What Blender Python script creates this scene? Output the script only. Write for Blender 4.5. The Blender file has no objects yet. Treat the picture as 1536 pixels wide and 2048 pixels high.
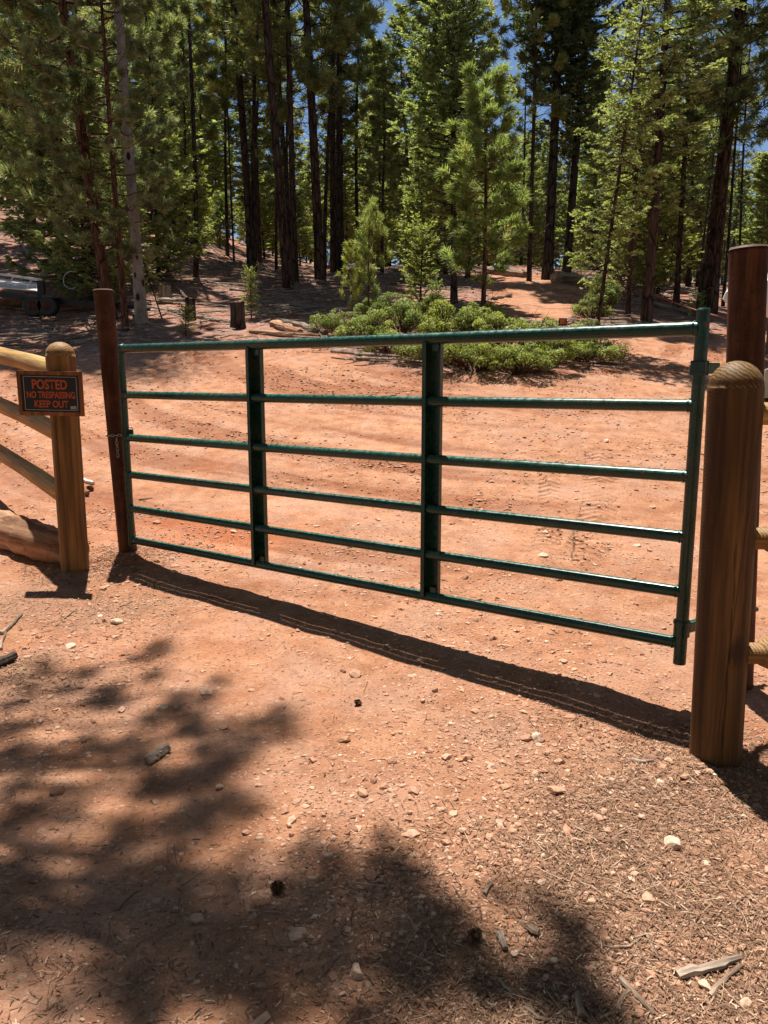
import bpy, math, random
import numpy as np
from mathutils import Matrix, Vector

random.seed(7)
rng = np.random.default_rng(7)
scene = bpy.context.scene
col = scene.collection
R = math.radians

# ------------------------------------------------------------------ camera
CZ = 1.36
FPX = 1540.0
PITCH = 0.172
cam_d = bpy.data.cameras.new("camera")
cam = bpy.data.objects.new("camera", cam_d)
col.objects.link(cam)
cam.location = (0, 0, CZ)
cam.rotation_euler = (math.pi / 2 - PITCH, 0, 0)
cam_d.sensor_fit = 'VERTICAL'
cam_d.sensor_height = 36.0
cam_d.lens = 36.0 * FPX / 2048.0
cam_d.clip_start = 0.02
cam_d.clip_end = 1500
scene.camera = cam
scene.render.resolution_x = 768
scene.render.resolution_y = 1024

# ------------------------------------------------------------------ light
SUN_EL = R(73.6)
SUN_AZ = R(-17.0)            # direction towards the sun, from +Y, positive to +X
to_sun = Vector((math.cos(SUN_EL) * math.sin(SUN_AZ), math.cos(SUN_EL) * math.cos(SUN_AZ), math.sin(SUN_EL)))
w = bpy.data.worlds.new("World")
scene.world = w
w.use_nodes = True
nt = w.node_tree
bg = nt.nodes['Background']
sky = nt.nodes.new('ShaderNodeTexSky')
sky.sky_type = 'NISHITA'
sky.sun_disc = False
sky.sun_elevation = SUN_EL
sky.sun_rotation = SUN_AZ
sky.altitude = 600
sky.air_density = 1.0
sky.dust_density = 0.3
sky.ozone_density = 4.0
nt.links.new(sky.outputs[0], bg.inputs[0])
bg.inputs[1].default_value = 0.062
sd = bpy.data.lights.new("sun", 'SUN')
sd.energy = 5.0
sd.angle = R(0.55)
sd.color = (1.0, 0.955, 0.88)
sun = bpy.data.objects.new("sun", sd)
col.objects.link(sun)
sun.location = to_sun * 60
sun.rotation_euler = to_sun.to_track_quat('Z', 'Y').to_euler()
scene.view_settings.view_transform = 'Standard'
scene.view_settings.look = 'None'
scene.view_settings.gamma = 1.0
scene.view_settings.exposure = 0.82
scene.view_settings.use_curve_mapping = False
scene.cycles.max_bounces = 6
scene.cycles.diffuse_bounces = 3
scene.cycles.glossy_bounces = 2
scene.cycles.transmission_bounces = 3
scene.cycles.use_denoising = True

# ------------------------------------------------------------------ helpers: noise and terrain
_perm = np.random.default_rng(3).random((256, 256))


def vnoise(x, y):
    xi = np.floor(x).astype(int); yi = np.floor(y).astype(int)
    fx = x - xi; fy = y - yi
    fx = fx * fx * (3 - 2 * fx); fy = fy * fy * (3 - 2 * fy)
    a = _perm[xi & 255, yi & 255]; b = _perm[(xi + 1) & 255, yi & 255]
    c = _perm[xi & 255, (yi + 1) & 255]; d = _perm[(xi + 1) & 255, (yi + 1) & 255]
    return (a * (1 - fx) + b * fx) * (1 - fy) + (c * (1 - fx) + d * fx) * fy - 0.5


def fbm(x, y, o=4):
    s = 0; a = 1.0
    for k in range(o):
        s = s + a * vnoise(x * 2 ** k + 17.3 * k, y * 2 ** k + 9.1 * k); a *= 0.5
    return s


def _tab(pts):
    ys = np.arange(-20, 260, 0.1)
    zs = np.interp(ys, [p[0] for p in pts], [p[1] for p in pts])
    k = np.exp(-0.5 * (np.arange(-25, 26) / 9.0) ** 2); k /= k.sum()
    zp = np.pad(zs, 25, mode='edge')
    return ys, np.convolve(zp, k, mode='valid')


TC = _tab([(-20, -1.6), (0, -1.40), (2.5, -1.34), (4, -1.24), (5, -1.15), (7, -.87), (9, -.40), (12, .42), (16, 1.35), (22, 2.62), (30, 4.0), (45, 6.2), (70, 9.5), (120, 14), (260, 22)])
TL = _tab([(-20, -1.6), (0, -1.40), (2.5, -1.34), (4, -1.24), (5, -1.15), (7, -.85), (9, -.45), (12, .25), (15, 1.05), (18, 2.0), (24, 4.0), (30, 5.9), (45, 10), (70, 16), (120, 22), (260, 32)])
TR = _tab([(-20, -1.6), (0, -1.40), (2.5, -1.34), (4, -1.24), (5, -1.15), (7, -.92), (9, -.52), (12, .20), (17, 1.22), (22, 2.1), (30, 3.2), (45, 4.9), (70, 7.5), (120, 11), (260, 18)])


def sstep(a, b, x):
    t = np.clip((x - a) / (b - a), 0, 1)
    return t * t * (3 - 2 * t)


def gh(X, Y):
    """terrain height"""
    X = np.asarray(X, float); Y = np.asarray(Y, float)
    u = X / np.maximum(Y + 1.0, 3.0)
    zc = np.interp(Y, *TC); zl = np.interp(Y, *TL); zr = np.interp(Y, *TR)
    wl = 1 - sstep(-.36, -.06, u); wr = sstep(.12, .5, u)
    z = zc * (1 - wl - wr) + zl * wl + zr * wr
    far = sstep(9, 18, Y)
    z = z + far * (0.35 * fbm(X * .18 + 5, Y * .18 + 3, 3) + .06 * vnoise(X * 1.3, Y * 1.3))
    z = z + (1 - far) * .035 * fbm(X * .9, Y * .9, 2)
    return z + CZ


def ray(px, py):
    c, s = math.cos(PITCH), math.sin(PITCH)
    a = (px - 768) / FPX; b = (1024 - py) / FPX
    return np.array([a, c + b * s, -s + b * c])


def at(px, py, Y):
    d = ray(px, py)
    return np.array([0, 0, CZ]) + d * (Y / d[1])


def hit(px, py, y0=0.6):
    d = ray(px, py)
    t = np.concatenate([np.arange(y0, 12, .01), np.arange(12, 150, .05)])
    P = np.array([0, 0, CZ]) + d[None] * t[:, None]
    below = P[:, 2] < gh(P[:, 0], P[:, 1])
    i = int(np.argmax(below)) if below.any() else len(t) - 1
    p = P[i].copy(); p[2] = float(gh(p[0], p[1]))
    return p


def inpoly(X, Y, poly):
    r = np.zeros(X.shape, bool); n = len(poly)
    for i in range(n):
        x0, y0 = poly[i][:2]; x1, y1 = poly[(i + 1) % n][:2]
        if y0 == y1: continue
        c = ((y0 > Y) != (y1 > Y)) & (X < (x1 - x0) * (Y - y0) / (y1 - y0) + x0)
        r ^= c
    return r


# ------------------------------------------------------------------ helpers: meshes and tags
def tag(o, label=None, cat=None, group=None, kind=None):
    if label: o['label'] = label
    if cat: o['category'] = cat
    if group: o['group'] = group
    if kind: o['kind'] = kind
    return o


class MB:
    """collects geometry for ONE mesh"""
    def __init__(s):
        s.v = []; s.nv = 0; s.f = []; s.tint = []

    def add(s, verts, faces, tint=None):
        verts = np.asarray(verts, float).reshape(-1, 3)
        faces = np.asarray(faces, int)
        s.v.append(verts); s.f.append(faces + s.nv); s.nv += len(verts)
        if tint is None: tint = np.full(len(verts), .5)
        elif np.isscalar(tint): tint = np.full(len(verts), tint)
        s.tint.append(np.asarray(tint, float))
        return s

    def tube(s, path, rad, n=10, cap=True, tint=None, twist=0, rough=0.0):
        path = np.asarray(path, float); m = len(path)
        rad = np.broadcast_to(np.asarray(rad, float), (m,))
        tan = np.gradient(path, axis=0); tan /= np.linalg.norm(tan, axis=1)[:, None] + 1e-12
        ref = np.array([0, 0, 1.0]) if abs(tan[0][2]) < .9 else np.array([1.0, 0, 0])
        a = np.cross(np.broadcast_to(ref, tan.shape), tan); a /= np.linalg.norm(a, axis=1)[:, None] + 1e-12
        b = np.cross(tan, a)
        th = np.arange(n) / n * 2 * np.pi + twist
        rv = rad[:, None, None] * (1 + (rng.normal(0, rough, (m, n, 1)) if rough else 0) + (rough * 1.2 * np.sin(np.arange(n) * 2.1)[None, :, None] if rough else 0))
        V = path[:, None] + rv * (np.cos(th)[None, :, None] * a[:, None] + np.sin(th)[None, :, None] * b[:, None])
        V = V.reshape(-1, 3)
        i, j = np.meshgrid(np.arange(m - 1), np.arange(n), indexing='ij')
        j2 = (j + 1) % n
        F = np.stack([i * n + j, i * n + j2, (i + 1) * n + j2, (i + 1) * n + j], -1).reshape(-1, 4)
        s.add(V, F, tint)
        if cap:
            for e, (ring, c) in enumerate(((0, path[0]), (m - 1, path[-1]))):
                vv = np.vstack([V[ring * n:(ring + 1) * n], c])
                k = np.arange(n); k2 = (k + 1) % n
                ff = np.stack([k2, k, np.full(n, n)], -1) if e == 0 else np.stack([k, k2, np.full(n, n)], -1)
                s.add(vv, ff, tint)
        return s

    def box(s, c, size, M=None, bev=0.0, tint=None):
        x, y, z = [q / 2 for q in size]
        if bev <= 0:
            V = np.array([[i, j, k] for i in (-x, x) for j in (-y, y) for k in (-z, z)])
            F = [[0, 1, 3, 2], [4, 6, 7, 5], [0, 4, 5, 1], [2, 3, 7, 6], [0, 2, 6, 4], [1, 5, 7, 3]]
            if M is not None: V = V @ np.array(M).T
            s.add(V + np.array(c), F, tint)
        else:
            import bmesh
            bm = bmesh.new(); bmesh.ops.create_cube(bm, size=1)
            for v in bm.verts: v.co = Vector((v.co.x * size[0], v.co.y * size[1], v.co.z * size[2]))
            bmesh.ops.bevel(bm, geom=bm.edges[:], offset=bev, segments=2, affect='EDGES', profile=.7)
            V = np.array([v.co[:] for v in bm.verts])
            if M is not None: V = V @ np.array(M).T
            V = V + np.array(c)
            off = s.nv; s.v.append(V); s.nv += len(V); s.tint.append(np.full(len(V), .5 if tint is None else tint))
            for f in bm.faces: s.f.append(np.array([[v.index + off for v in f.verts]]))
            bm.free()
        return s

    def build(s, name, mat, parent=None, smooth=False, origin=None, axis=None):
        M = None
        if axis is not None:
            z = np.array(axis, float); z /= np.linalg.norm(z); a = np.cross([0, 1, 0] if abs(z[1]) < .9 else [1, 0, 0], z); a /= np.linalg.norm(a)
            M = np.array([a, np.cross(z, a), z]).T
            if origin is None: origin = np.concatenate(s.v).mean(0)
        me = mesh_data(name, s, mat, smooth, origin, M)
        o = bpy.data.objects.new(name, me)
        col.objects.link(o)
        if origin is not None: o.location = tuple(origin)
        if M is not None: o.rotation_euler = Matrix(M.tolist()).to_euler()
        if parent is not None: o.parent = parent
        return o


def mesh_data(name, s, mat, smooth=False, origin=None, M=None):
    V = np.concatenate(s.v)
    if origin is not None: V = V - np.array(origin)
    if M is not None: V = V @ M
    tot = np.concatenate([np.full(len(f), f.shape[1]) for f in s.f])
    loops = np.concatenate([f.ravel() for f in s.f])
    start = np.concatenate([[0], np.cumsum(tot)[:-1]])
    me = bpy.data.meshes.new(name)
    me.vertices.add(len(V)); me.vertices.foreach_set('co', V.astype(np.float32).ravel())
    me.loops.add(len(loops)); me.loops.foreach_set('vertex_index', loops.astype(np.int32))
    me.polygons.add(len(tot)); me.polygons.foreach_set('loop_start', start.astype(np.int32))
    me.polygons.foreach_set('loop_total', tot.astype(np.int32))
    me.polygons.foreach_set('use_smooth', np.full(len(tot), smooth))
    at_ = me.attributes.new('tint', 'FLOAT', 'POINT')
    at_.data.foreach_set('value', np.concatenate(s.tint).astype(np.float32))
    me.update(calc_edges=True)
    if mat is not None: me.materials.append(mat)
    return me


def empty(name, loc):
    e = bpy.data.objects.new(name, None)
    e.empty_display_size = .1
    e.location = tuple(float(q) for q in loc)
    col.objects.link(e)
    return e


# ------------------------------------------------------------------ materials
class Mat:
    def __init__(s, name, rough=.8, spec=.3):
        s.m = bpy.data.materials.new(name); s.m.use_nodes = True
        s.n = s.m.node_tree.nodes; s.l = s.m.node_tree.links
        s.b = s.n['Principled BSDF']; s.out = s.n['Material Output']
        s.b.inputs['Roughness'].default_value = rough
        s.b.inputs['Specular IOR Level'].default_value = spec
        s.tc = s.n.new('ShaderNodeTexCoord')

    def node(s, t, **kw):
        n = s.n.new(t)
        for k, v in kw.items(): setattr(n, k, v)
        return n

    def mapping(s, scale=(1, 1, 1), src=None):
        m = s.node('ShaderNodeMapping'); m.inputs['Scale'].default_value = scale
        s.l.new(src or s.tc.outputs['Object'], m.inputs['Vector'])
        return m.outputs[0]

    def noise(s, scale, detail=4, rough=.55, vec=None, dist=0):
        n = s.node('ShaderNodeTexNoise')
        n.inputs['Scale'].default_value = scale; n.inputs['Detail'].default_value = detail
        n.inputs['Roughness'].default_value = rough; n.inputs['Distortion'].default_value = dist
        s.l.new(vec if vec is not None else s.tc.outputs['Object'], n.inputs['Vector'])
        return n.outputs['Fac']

    def voro(s, scale, feature='F1', vec=None, out='Distance', rand=1.0):
        n = s.node('ShaderNodeTexVoronoi', feature=feature)
        n.inputs['Scale'].default_value = scale; n.inputs['Randomness'].default_value = rand
        s.l.new(vec if vec is not None else s.tc.outputs['Object'], n.inputs['Vector'])
        return n.outputs[out]

    def ramp(s, fac, stops, interp='LINEAR'):
        n = s.node('ShaderNodeValToRGB'); r = n.color_ramp; r.interpolation = interp
        while len(r.elements) < len(stops): r.elements.new(.5)
        for e, (p, c) in zip(r.elements, stops):
            e.position = p; e.color = (*c, 1) if len(c) == 3 else c
        s.l.new(fac, n.inputs[0]); return n.outputs[0]

    def mix(s, fac, a, b, mode='MIX'):
        n = s.node('ShaderNodeMix', data_type='RGBA', blend_type=mode)
        for i, q in ((0, fac), (6, a), (7, b)):
            if hasattr(q, 'links') or hasattr(q, 'is_linked'): s.l.new(q, n.inputs[i])
            elif isinstance(q, (int, float)): n.inputs[i].default_value = q if i == 0 else (q, q, q, 1)
            else: n.inputs[i].default_value = (*q, 1)
        return n.outputs[2]

    def math(s, op, a, b=0.0, c=None):
        n = s.node('ShaderNodeMath', operation=op)
        for i, q in enumerate((a, b, c)):
            if q is None: continue
            if isinstance(q, (int, float)): n.inputs[i].default_value = q
            else: s.l.new(q, n.inputs[i])
        return n.outputs[0]

    def attr(s, name):
        n = s.node('ShaderNodeAttribute'); n.attribute_name = name
        return n.outputs['Fac']

    def color(s, c):
        if isinstance(c, tuple): s.b.inputs['Base Color'].default_value = (*c, 1)
        else: s.l.new(c, s.b.inputs['Base Color'])

    def bump(s, h, strength=.5, dist=.01, prev=None):
        n = s.node('ShaderNodeBump'); n.inputs['Strength'].default_value = strength
        n.inputs['Distance'].default_value = dist
        s.l.new(h, n.inputs['Height'])
        if prev is not None: s.l.new(prev, n.inputs['Normal'])
        s.l.new(n.outputs[0], s.b.inputs['Normal']); return n.outputs[0]


def m_ground():
    m = Mat('red_dirt', .95, .1)
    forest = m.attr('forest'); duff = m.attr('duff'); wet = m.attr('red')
    big = m.noise(.9, 4, .6); mid = m.noise(6, 5, .65); fine = m.noise(60, 5, .7); vf = m.noise(260, 3, .7)
    dirt = m.ramp(mid, [(.30, (.31, .135, .071)), (.5, (.435, .208, .116)), (.7, (.545, .29, .172))])
    dirt = m.mix(m.math('MULTIPLY', wet, .8), dirt, (.56, .20, .088))
    dirt = m.mix(m.ramp(m.noise(2.1, 5, .65), [(.45, (0, 0, 0)), (.62, (.8, .8, .8))]), dirt, m.mix(.6, dirt, (.46, .285, .21)))
    # scattered light and dark chips
    v1 = m.voro(85, 'F1', out='Color'); v1d = m.voro(85, 'F1')
    sep = m.node('ShaderNodeSeparateColor'); m.l.new(v1, sep.inputs[0])
    chip = m.math('MULTIPLY', m.math('GREATER_THAN', sep.outputs[0], .74), m.math('LESS_THAN', v1d, .42))
    dirt = m.mix(m.math('MULTIPLY', chip, .65), dirt, m.ramp(sep.outputs[1], [(0, (.24, .12, .075)), (.45, (.48, .27, .18)), (1, (.72, .50, .36))]))
    v2 = m.voro(30, 'F1', out='Color'); v2d = m.voro(30, 'F1')
    sep2 = m.node('ShaderNodeSeparateColor'); m.l.new(v2, sep2.inputs[0])
    chip2 = m.math('MULTIPLY', m.math('GREATER_THAN', sep2.outputs[0], .84), m.math('LESS_THAN', v2d, .40))
    dirt = m.mix(m.math('MULTIPLY', chip2, .55), dirt, m.ramp(sep2.outputs[1], [(0, (.28, .14, .09)), (1, (.70, .47, .33))]))
    # swept tyre streaks over the lot
    dirt = m.mix(m.ramp(m.attr('track'), [(.50, (0, 0, 0)), (.66, (.8, .8, .8))]), dirt, m.mix(1.0, dirt, (.70, .58, .52), 'MULTIPLY'))
    dirt = m.mix(m.ramp(m.attr('track'), [(.28, (.6, .6, .6)), (.42, (0, 0, 0))]), dirt, m.mix(1.0, dirt, (1.16, 1.16, 1.14), 'MULTIPLY'))
    tm = m.attr('tread'); ph = m.math('ADD', m.math('MULTIPLY', m.attr('tread_along'), 58.0), m.math('MULTIPLY', m.math('ABSOLUTE', m.attr('tread_across')), 55.0))
    tread = m.math('MULTIPLY', tm, m.math('ADD', .5, m.math('MULTIPLY', m.math('SINE', ph), .5)))
    dirt = m.mix(m.math('MULTIPLY', tm, .35), dirt, m.mix(1.0, dirt, (1.18, 1.17, 1.12), 'MULTIPLY'))
    dirt = m.mix(m.ramp(tread, [(.45, (0, 0, 0)), (.7, (.75, .75, .75))]), dirt, m.mix(1.0, dirt, (.66, .58, .54), 'MULTIPLY'))
    dirt = m.mix(m.ramp(big, [(.4, (0, 0, 0)), (.7, (.5, .5, .5))]), dirt, m.mix(1.0, dirt, (.86, .78, .72), 'MULTIPLY'))
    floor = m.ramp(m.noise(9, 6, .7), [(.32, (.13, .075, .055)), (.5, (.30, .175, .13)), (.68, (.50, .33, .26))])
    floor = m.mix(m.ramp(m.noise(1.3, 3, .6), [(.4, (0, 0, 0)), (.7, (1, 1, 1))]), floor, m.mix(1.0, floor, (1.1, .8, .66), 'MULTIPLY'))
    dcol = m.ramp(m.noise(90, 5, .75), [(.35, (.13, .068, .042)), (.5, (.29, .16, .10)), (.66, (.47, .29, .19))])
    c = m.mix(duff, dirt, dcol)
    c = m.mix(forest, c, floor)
    c = m.mix(m.ramp(fine, [(.35, (.5, .5, .5)), (.55, (0, 0, 0))]), c, m.mix(1.0, c, (.62, .55, .52), 'MULTIPLY'))
    m.color(c)
    h = m.math('ADD', m.math('MULTIPLY', mid, .5), m.math('MULTIPLY', fine, .35))
    b1 = m.bump(h, 1.0, .018)
    ch = m.math('ADD', m.math('MULTIPLY', m.math('SUBTRACT', .45, v1d), m.math('ADD', .3, m.math('MULTIPLY', chip, 1.2))), m.math('MULTIPLY', vf, .45))
    b2 = m.bump(ch, 1.0, .010, b1)
    b3 = m.bump(m.math('MULTIPLY', chip2, m.math('SUBTRACT', .45, v2d)), .9, .02, b2)
    m.bump(m.math('SUBTRACT', 1.0, tread), 1.0, .02, b3)
    return m.m


def m_pebble(name='pebble', stops=((0, (.24, .115, .072)), (.55, (.44, .245, .158)), (.93, (.56, .36, .25)), (1, (.72, .56, .44)))):
    m = Mat(name, .9, .15)
    c = m.ramp(m.attr('tint'), list(stops))
    n = m.noise(70, 4, .6)
    c = m.mix(.45, c, m.mix(1.0, c, m.ramp(n, [(.3, (.5, .42, .38)), (.7, (1.35, 1.3, 1.25))]), 'MULTIPLY'))
    m.color(c); m.bump(n, .5, .004)
    return m.m


def m_wood(name, c0, c1, c2, scale=1.0, rough=.7, chatter=False, crack=True, ends=False):
    m = Mat(name, rough, .25)
    g = m.noise(14 * scale, 5, .6, vec=m.mapping((1, 1, .05)), dist=.3)
    g2 = m.noise(60 * scale, 4, .7, vec=m.mapping((1, 1, .03)))
    c = m.ramp(g, [(.3, c0), (.5, c1), (.72, c2)])
    c = m.mix(.65, c, m.mix(1.0, c, m.ramp(g2, [(.38, (.40, .35, .30)), (.60, (1.25, 1.2, 1.1))]), 'MULTIPLY'))
    blot = m.noise(3.5, 3, .5, vec=m.mapping((1, 1, .4)))
    c = m.mix(.7, c, m.mix(1.0, c, m.ramp(blot, [(.35, (.55, .5, .45)), (.6, (1.1, 1.1, 1.1))]), 'MULTIPLY'))
    if crack:
        k = m.voro(5, 'DISTANCE_TO_EDGE', vec=m.mapping((1, 1, .09)))
        km = m.ramp(k, [(.0, (1, 1, 1)), (.014, (0, 0, 0))])
        c = m.mix(m.math('MULTIPLY', km, .8), c, (.03, .015, .008))
    knot = m.voro(3.2, 'F1', vec=m.mapping((1, 1, .55)))
    c = m.mix(m.ramp(knot, [(.06, (.85, .85, .85)), (.13, (0, 0, 0))]), c, tuple(q * .45 for q in c0))
    if ends:
        geo = m.node('ShaderNodeNewGeometry'); sx = m.node('ShaderNodeSeparateXYZ'); m.l.new(geo.outputs['Normal'], sx.inputs[0])
        wr = m.node('ShaderNodeTexWave', wave_type='RINGS', rings_direction='Y'); wr.inputs['Scale'].default_value = 26; wr.inputs['Distortion'].default_value = 5; wr.inputs['Detail'].default_value = 3; wr.inputs['Detail Scale'].default_value = 1.5
        m.l.new(m.tc.outputs['Object'], wr.inputs['Vector'])
        ec = m.mix(m.ramp(wr.outputs['Fac'], [(.25, (.8, .8, .8)), (.6, (0, 0, 0))]), tuple(q * 1.05 for q in c2), tuple(q * .7 for q in c0))
        c = m.mix(m.ramp(sx.outputs[2], [(.25, (0, 0, 0)), (.35, (.85, .85, .85))]), c, ec)
    m.color(c)
    b = m.bump(m.math('ADD', g2, g), .5, .006)
    if chatter:
        wv = m.node('ShaderNodeTexWave', bands_direction='Z'); wv.inputs['Scale'].default_value = 34; wv.inputs['Distortion'].default_value = 1.2; wv.inputs['Detail'].default_value = 2
        m.l.new(m.tc.outputs['Object'], wv.inputs['Vector'])
        b = m.bump(m.math('MULTIPLY', wv.outputs['Fac'], m.ramp(m.noise(2.2, 2, .5), [(.42, (0, 0, 0)), (.6, (1, 1, 1))])), .22, .004, b)
    if crack: m.bump(k, .25, .004, b)
    return m.m


def m_bark(name, c0, c1, c2, sc=1.0):
    m = Mat(name, .95, .1)
    n = m.noise(14 * sc, 5, .65, vec=m.mapping((1, 1, .25)))
    v = m.voro(9 * sc, 'DISTANCE_TO_EDGE', vec=m.mapping((1, 1, .22)))
    c = m.ramp(n, [(.3, c0), (.5, c1), (.7, c2)])
    c = m.mix(m.ramp(v, [(0, (1, 1, 1)), (.12, (0, 0, 0))]), c, tuple(q * .35 for q in c0))
    m.color(c); m.bump(m.math('ADD', v, m.math('MULTIPLY', n, .5)), .8, .03)
    return m.m


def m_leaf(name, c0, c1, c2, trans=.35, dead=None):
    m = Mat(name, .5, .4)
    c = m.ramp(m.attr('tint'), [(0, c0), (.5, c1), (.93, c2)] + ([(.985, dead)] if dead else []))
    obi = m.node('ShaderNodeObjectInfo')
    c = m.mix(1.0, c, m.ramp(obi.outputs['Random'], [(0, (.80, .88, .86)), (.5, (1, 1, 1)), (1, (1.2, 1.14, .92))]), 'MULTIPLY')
    m.color(c)
    tr = m.node('ShaderNodeBsdfTranslucent')
    m.l.new(m.mix(1.0, c, (1.15, 1.25, .65), 'MULTIPLY'), tr.inputs[0])
    mx = m.node('ShaderNodeMixShader'); mx.inputs[0].default_value = trans
    m.l.new(m.b.outputs[0], mx.inputs[1]); m.l.new(tr.outputs[0], mx.inputs[2])
    m.l.new(mx.outputs[0], m.out.inputs[0])
    return m.m


def m_plain(name, c, rough=.6, metal=0.0, spec=.4, var=.3, nscale=8, bump=0.0):
    m = Mat(name, rough, spec)
    n = m.noise(nscale, 5, .6)
    m.color(m.mix(var, c, m.mix(1.0, c, m.ramp(n, [(.3, (.3, .3, .3)), (.7, (1.5, 1.5, 1.5))]), 'MULTIPLY')))
    m.b.inputs['Metallic'].default_value = metal
    if bump: m.bump(n, bump, .01)
    return m.m


def m_paint_green():
    m = Mat('green_paint', .3, .5)
    n = m.noise(9, 5, .7, vec=m.mapping((1, 1, 1)))
    sheen_noise = m.noise(38, 5, .75)
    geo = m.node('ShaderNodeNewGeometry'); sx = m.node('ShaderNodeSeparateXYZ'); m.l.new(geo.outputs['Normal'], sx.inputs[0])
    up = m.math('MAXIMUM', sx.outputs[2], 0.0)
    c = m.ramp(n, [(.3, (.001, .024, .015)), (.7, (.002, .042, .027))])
    d = m.math('MULTIPLY', m.math('POWER', up, 2.0), m.ramp(sheen_noise, [(.42, (.05, .05, .05)), (.66, (.34, .34, .34))]))
    c = m.mix(d, c, (.10, .44, .31))  # sunlit look of upward faces painted into the colour as brighter green
    chips = m.noise(26, 3, .5); c = m.mix(m.ramp(chips, [(.70, (0, 0, 0)), (.73, (.8, .8, .8))]), c, (.10, .045, .025))
    c = m.mix(m.math('MULTIPLY', m.ramp(m.noise(3, 5, .7), [(.45, (0, 0, 0)), (.75, (.12, .12, .12))]), 1.0), c, (.34, .19, .12))
    m.color(c)
    m.l.new(m.ramp(sheen_noise, [(.4, (.22, .22, .22)), (.7, (.5, .5, .5))]), m.b.inputs['Roughness'])
    m.bump(m.noise(140, 2, .5), .06, .002)
    return m.m


def m_rust():
    m = Mat('rusty_steel', .75, .3)
    n = m.noise(7, 6, .7); f = m.noise(90, 4, .7)
    c = m.ramp(n, [(.3, (.030, .010, .006)), (.5, (.060, .021, .011)), (.72, (.115, .045, .022))])
    c = m.mix(.4, c, m.mix(1.0, c, m.ramp(f, [(.3, (.5, .45, .4)), (.7, (1.5, 1.4, 1.3))]), 'MULTIPLY'))
    st = m.noise(16, 5, .7, vec=m.mapping((1, 1, .07))); c = m.mix(m.ramp(st, [(.48, (0, 0, 0)), (.68, (.75, .75, .75))]), c, (.19, .075, .035)); sc2 = m.noise(45, 2, .5); c = m.mix(m.ramp(sc2, [(.68, (0, 0, 0)), (.72, (.7, .7, .7))]), c, (.03, .014, .010))
    m.color(c); m.b.inputs['Metallic'].default_value = .15
    m.bump(f, .3, .003); return m.m


def m_aspen():
    m = Mat('aspen_bark', .8, .2)
    n = m.noise(5, 4, .6)
    c = m.ramp(n, [(.3, (.18, .15, .12)), (.65, (.38, .34, .29))])
    band = m.noise(9, 4, .7, vec=m.mapping((.5, .5, 3.5)))
    c = m.mix(m.ramp(band, [(.60, (0, 0, 0)), (.68, (.7, .7, .7))]), c, (.10, .075, .06))
    v = m.voro(4.2, 'F1', vec=m.mapping((1, 1, .7)))
    c = m.mix(m.ramp(v, [(.17, (1, 1, 1)), (.25, (0, 0, 0))]), c, (.03, .02, .018))
    m.color(c); m.bump(n, .3, .01); return m.m


GROUND = m_ground()
PEB = m_pebble()
STONE = m_pebble('stone', ((0, (.26, .13, .085)), (.5, (.46, .27, .18)), (1, (.64, .47, .35))))
BARK = m_bark('pine_bark', (.045, .030, .024), (.10, .060, .044), (.19, .115, .08))
BARKD = m_bark('dark_bark', (.035, .026, .022), (.075, .055, .044), (.13, .10, .08))
BARKR = m_bark('red_bark', (.065, .032, .022), (.15, .075, .048), (.25, .14, .09))
ASPEN = m_aspen()
PINE = m_leaf('pine_needles', (.065, .078, .034), (.27, .285, .13), (.52, .52, .28), .54, (.42, .20, .06))
PINEG = m_leaf('grey_pine_needles', (.065, .082, .042), (.22, .25, .135), (.46, .48, .29), .5, (.42, .20, .06))
PINEB = m_leaf('blue_pine_needles', (.085, .100, .034), (.30, .325, .115), (.54, .56, .25), .52, (.42, .20, .06))
FIR = m_leaf('fir_needles', (.055, .068, .028), (.235, .26, .11), (.47, .49, .23), .54)
LIME = m_leaf('new_fir_needles', (.090, .115, .034), (.25, .28, .10), (.44, .47, .20), .5)
DARKF = m_leaf('dark_needles', (.028, .038, .020), (.115, .140, .068), (.28, .31, .15), .48)
SHRUB = m_leaf('shrub_leaves', (.075, .095, .022), (.215, .250, .058), (.38, .42, .125), .45, (.36, .22, .07))
ASPL = m_leaf('aspen_leaves', (.06, .11, .02), (.12, .19, .04), (.22, .30, .08), .45)
STRAW = m_pebble('straw', ((0, (.07, .038, .026)), (.5, (.22, .125, .078)), (.88, (.38, .24, .155)), (1, (.60, .46, .33))))
STICK = m_wood('stick_wood', (.13, .085, .06), (.28, .20, .15), (.46, .36, .29), 1.2, .9, crack=False)
GREYW = m_wood('grey_wood', (.16, .12, .10), (.34, .27, .22), (.52, .44, .37), 1.0, .9)
LOGW = m_wood('fresh_log', (.17, .08, .045), (.40, .22, .13), (.60, .40, .26), .7, .85, crack=False)
POSTR = m_wood('brown_post_wood', (.062, .029, .010), (.135, .067, .022), (.235, .130, .046), .8, .6, chatter=False, ends=True)
POSTL = m_wood('honey_post_wood', (.16, .078, .026), (.27, .140, .047), (.38, .215, .080), .8, .6, ends=True)
RAILW = m_wood('yellow_rail_wood', (.33, .17, .050), (.50, .30, .100), (.62, .42, .165), 1.3, .6, crack=False)
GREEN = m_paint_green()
RUST = m_rust()
BLACKM = m_plain('black_steel', (.02, .02, .022), .5, .2)
ZINC = m_plain('zinc_chain', (.42, .40, .37), .4, .9, .5, .4, 60)


# ------------------------------------------------------------------ ground
def W(poly): return [tuple(hit(*p)[:2]) for p in poly]


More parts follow.
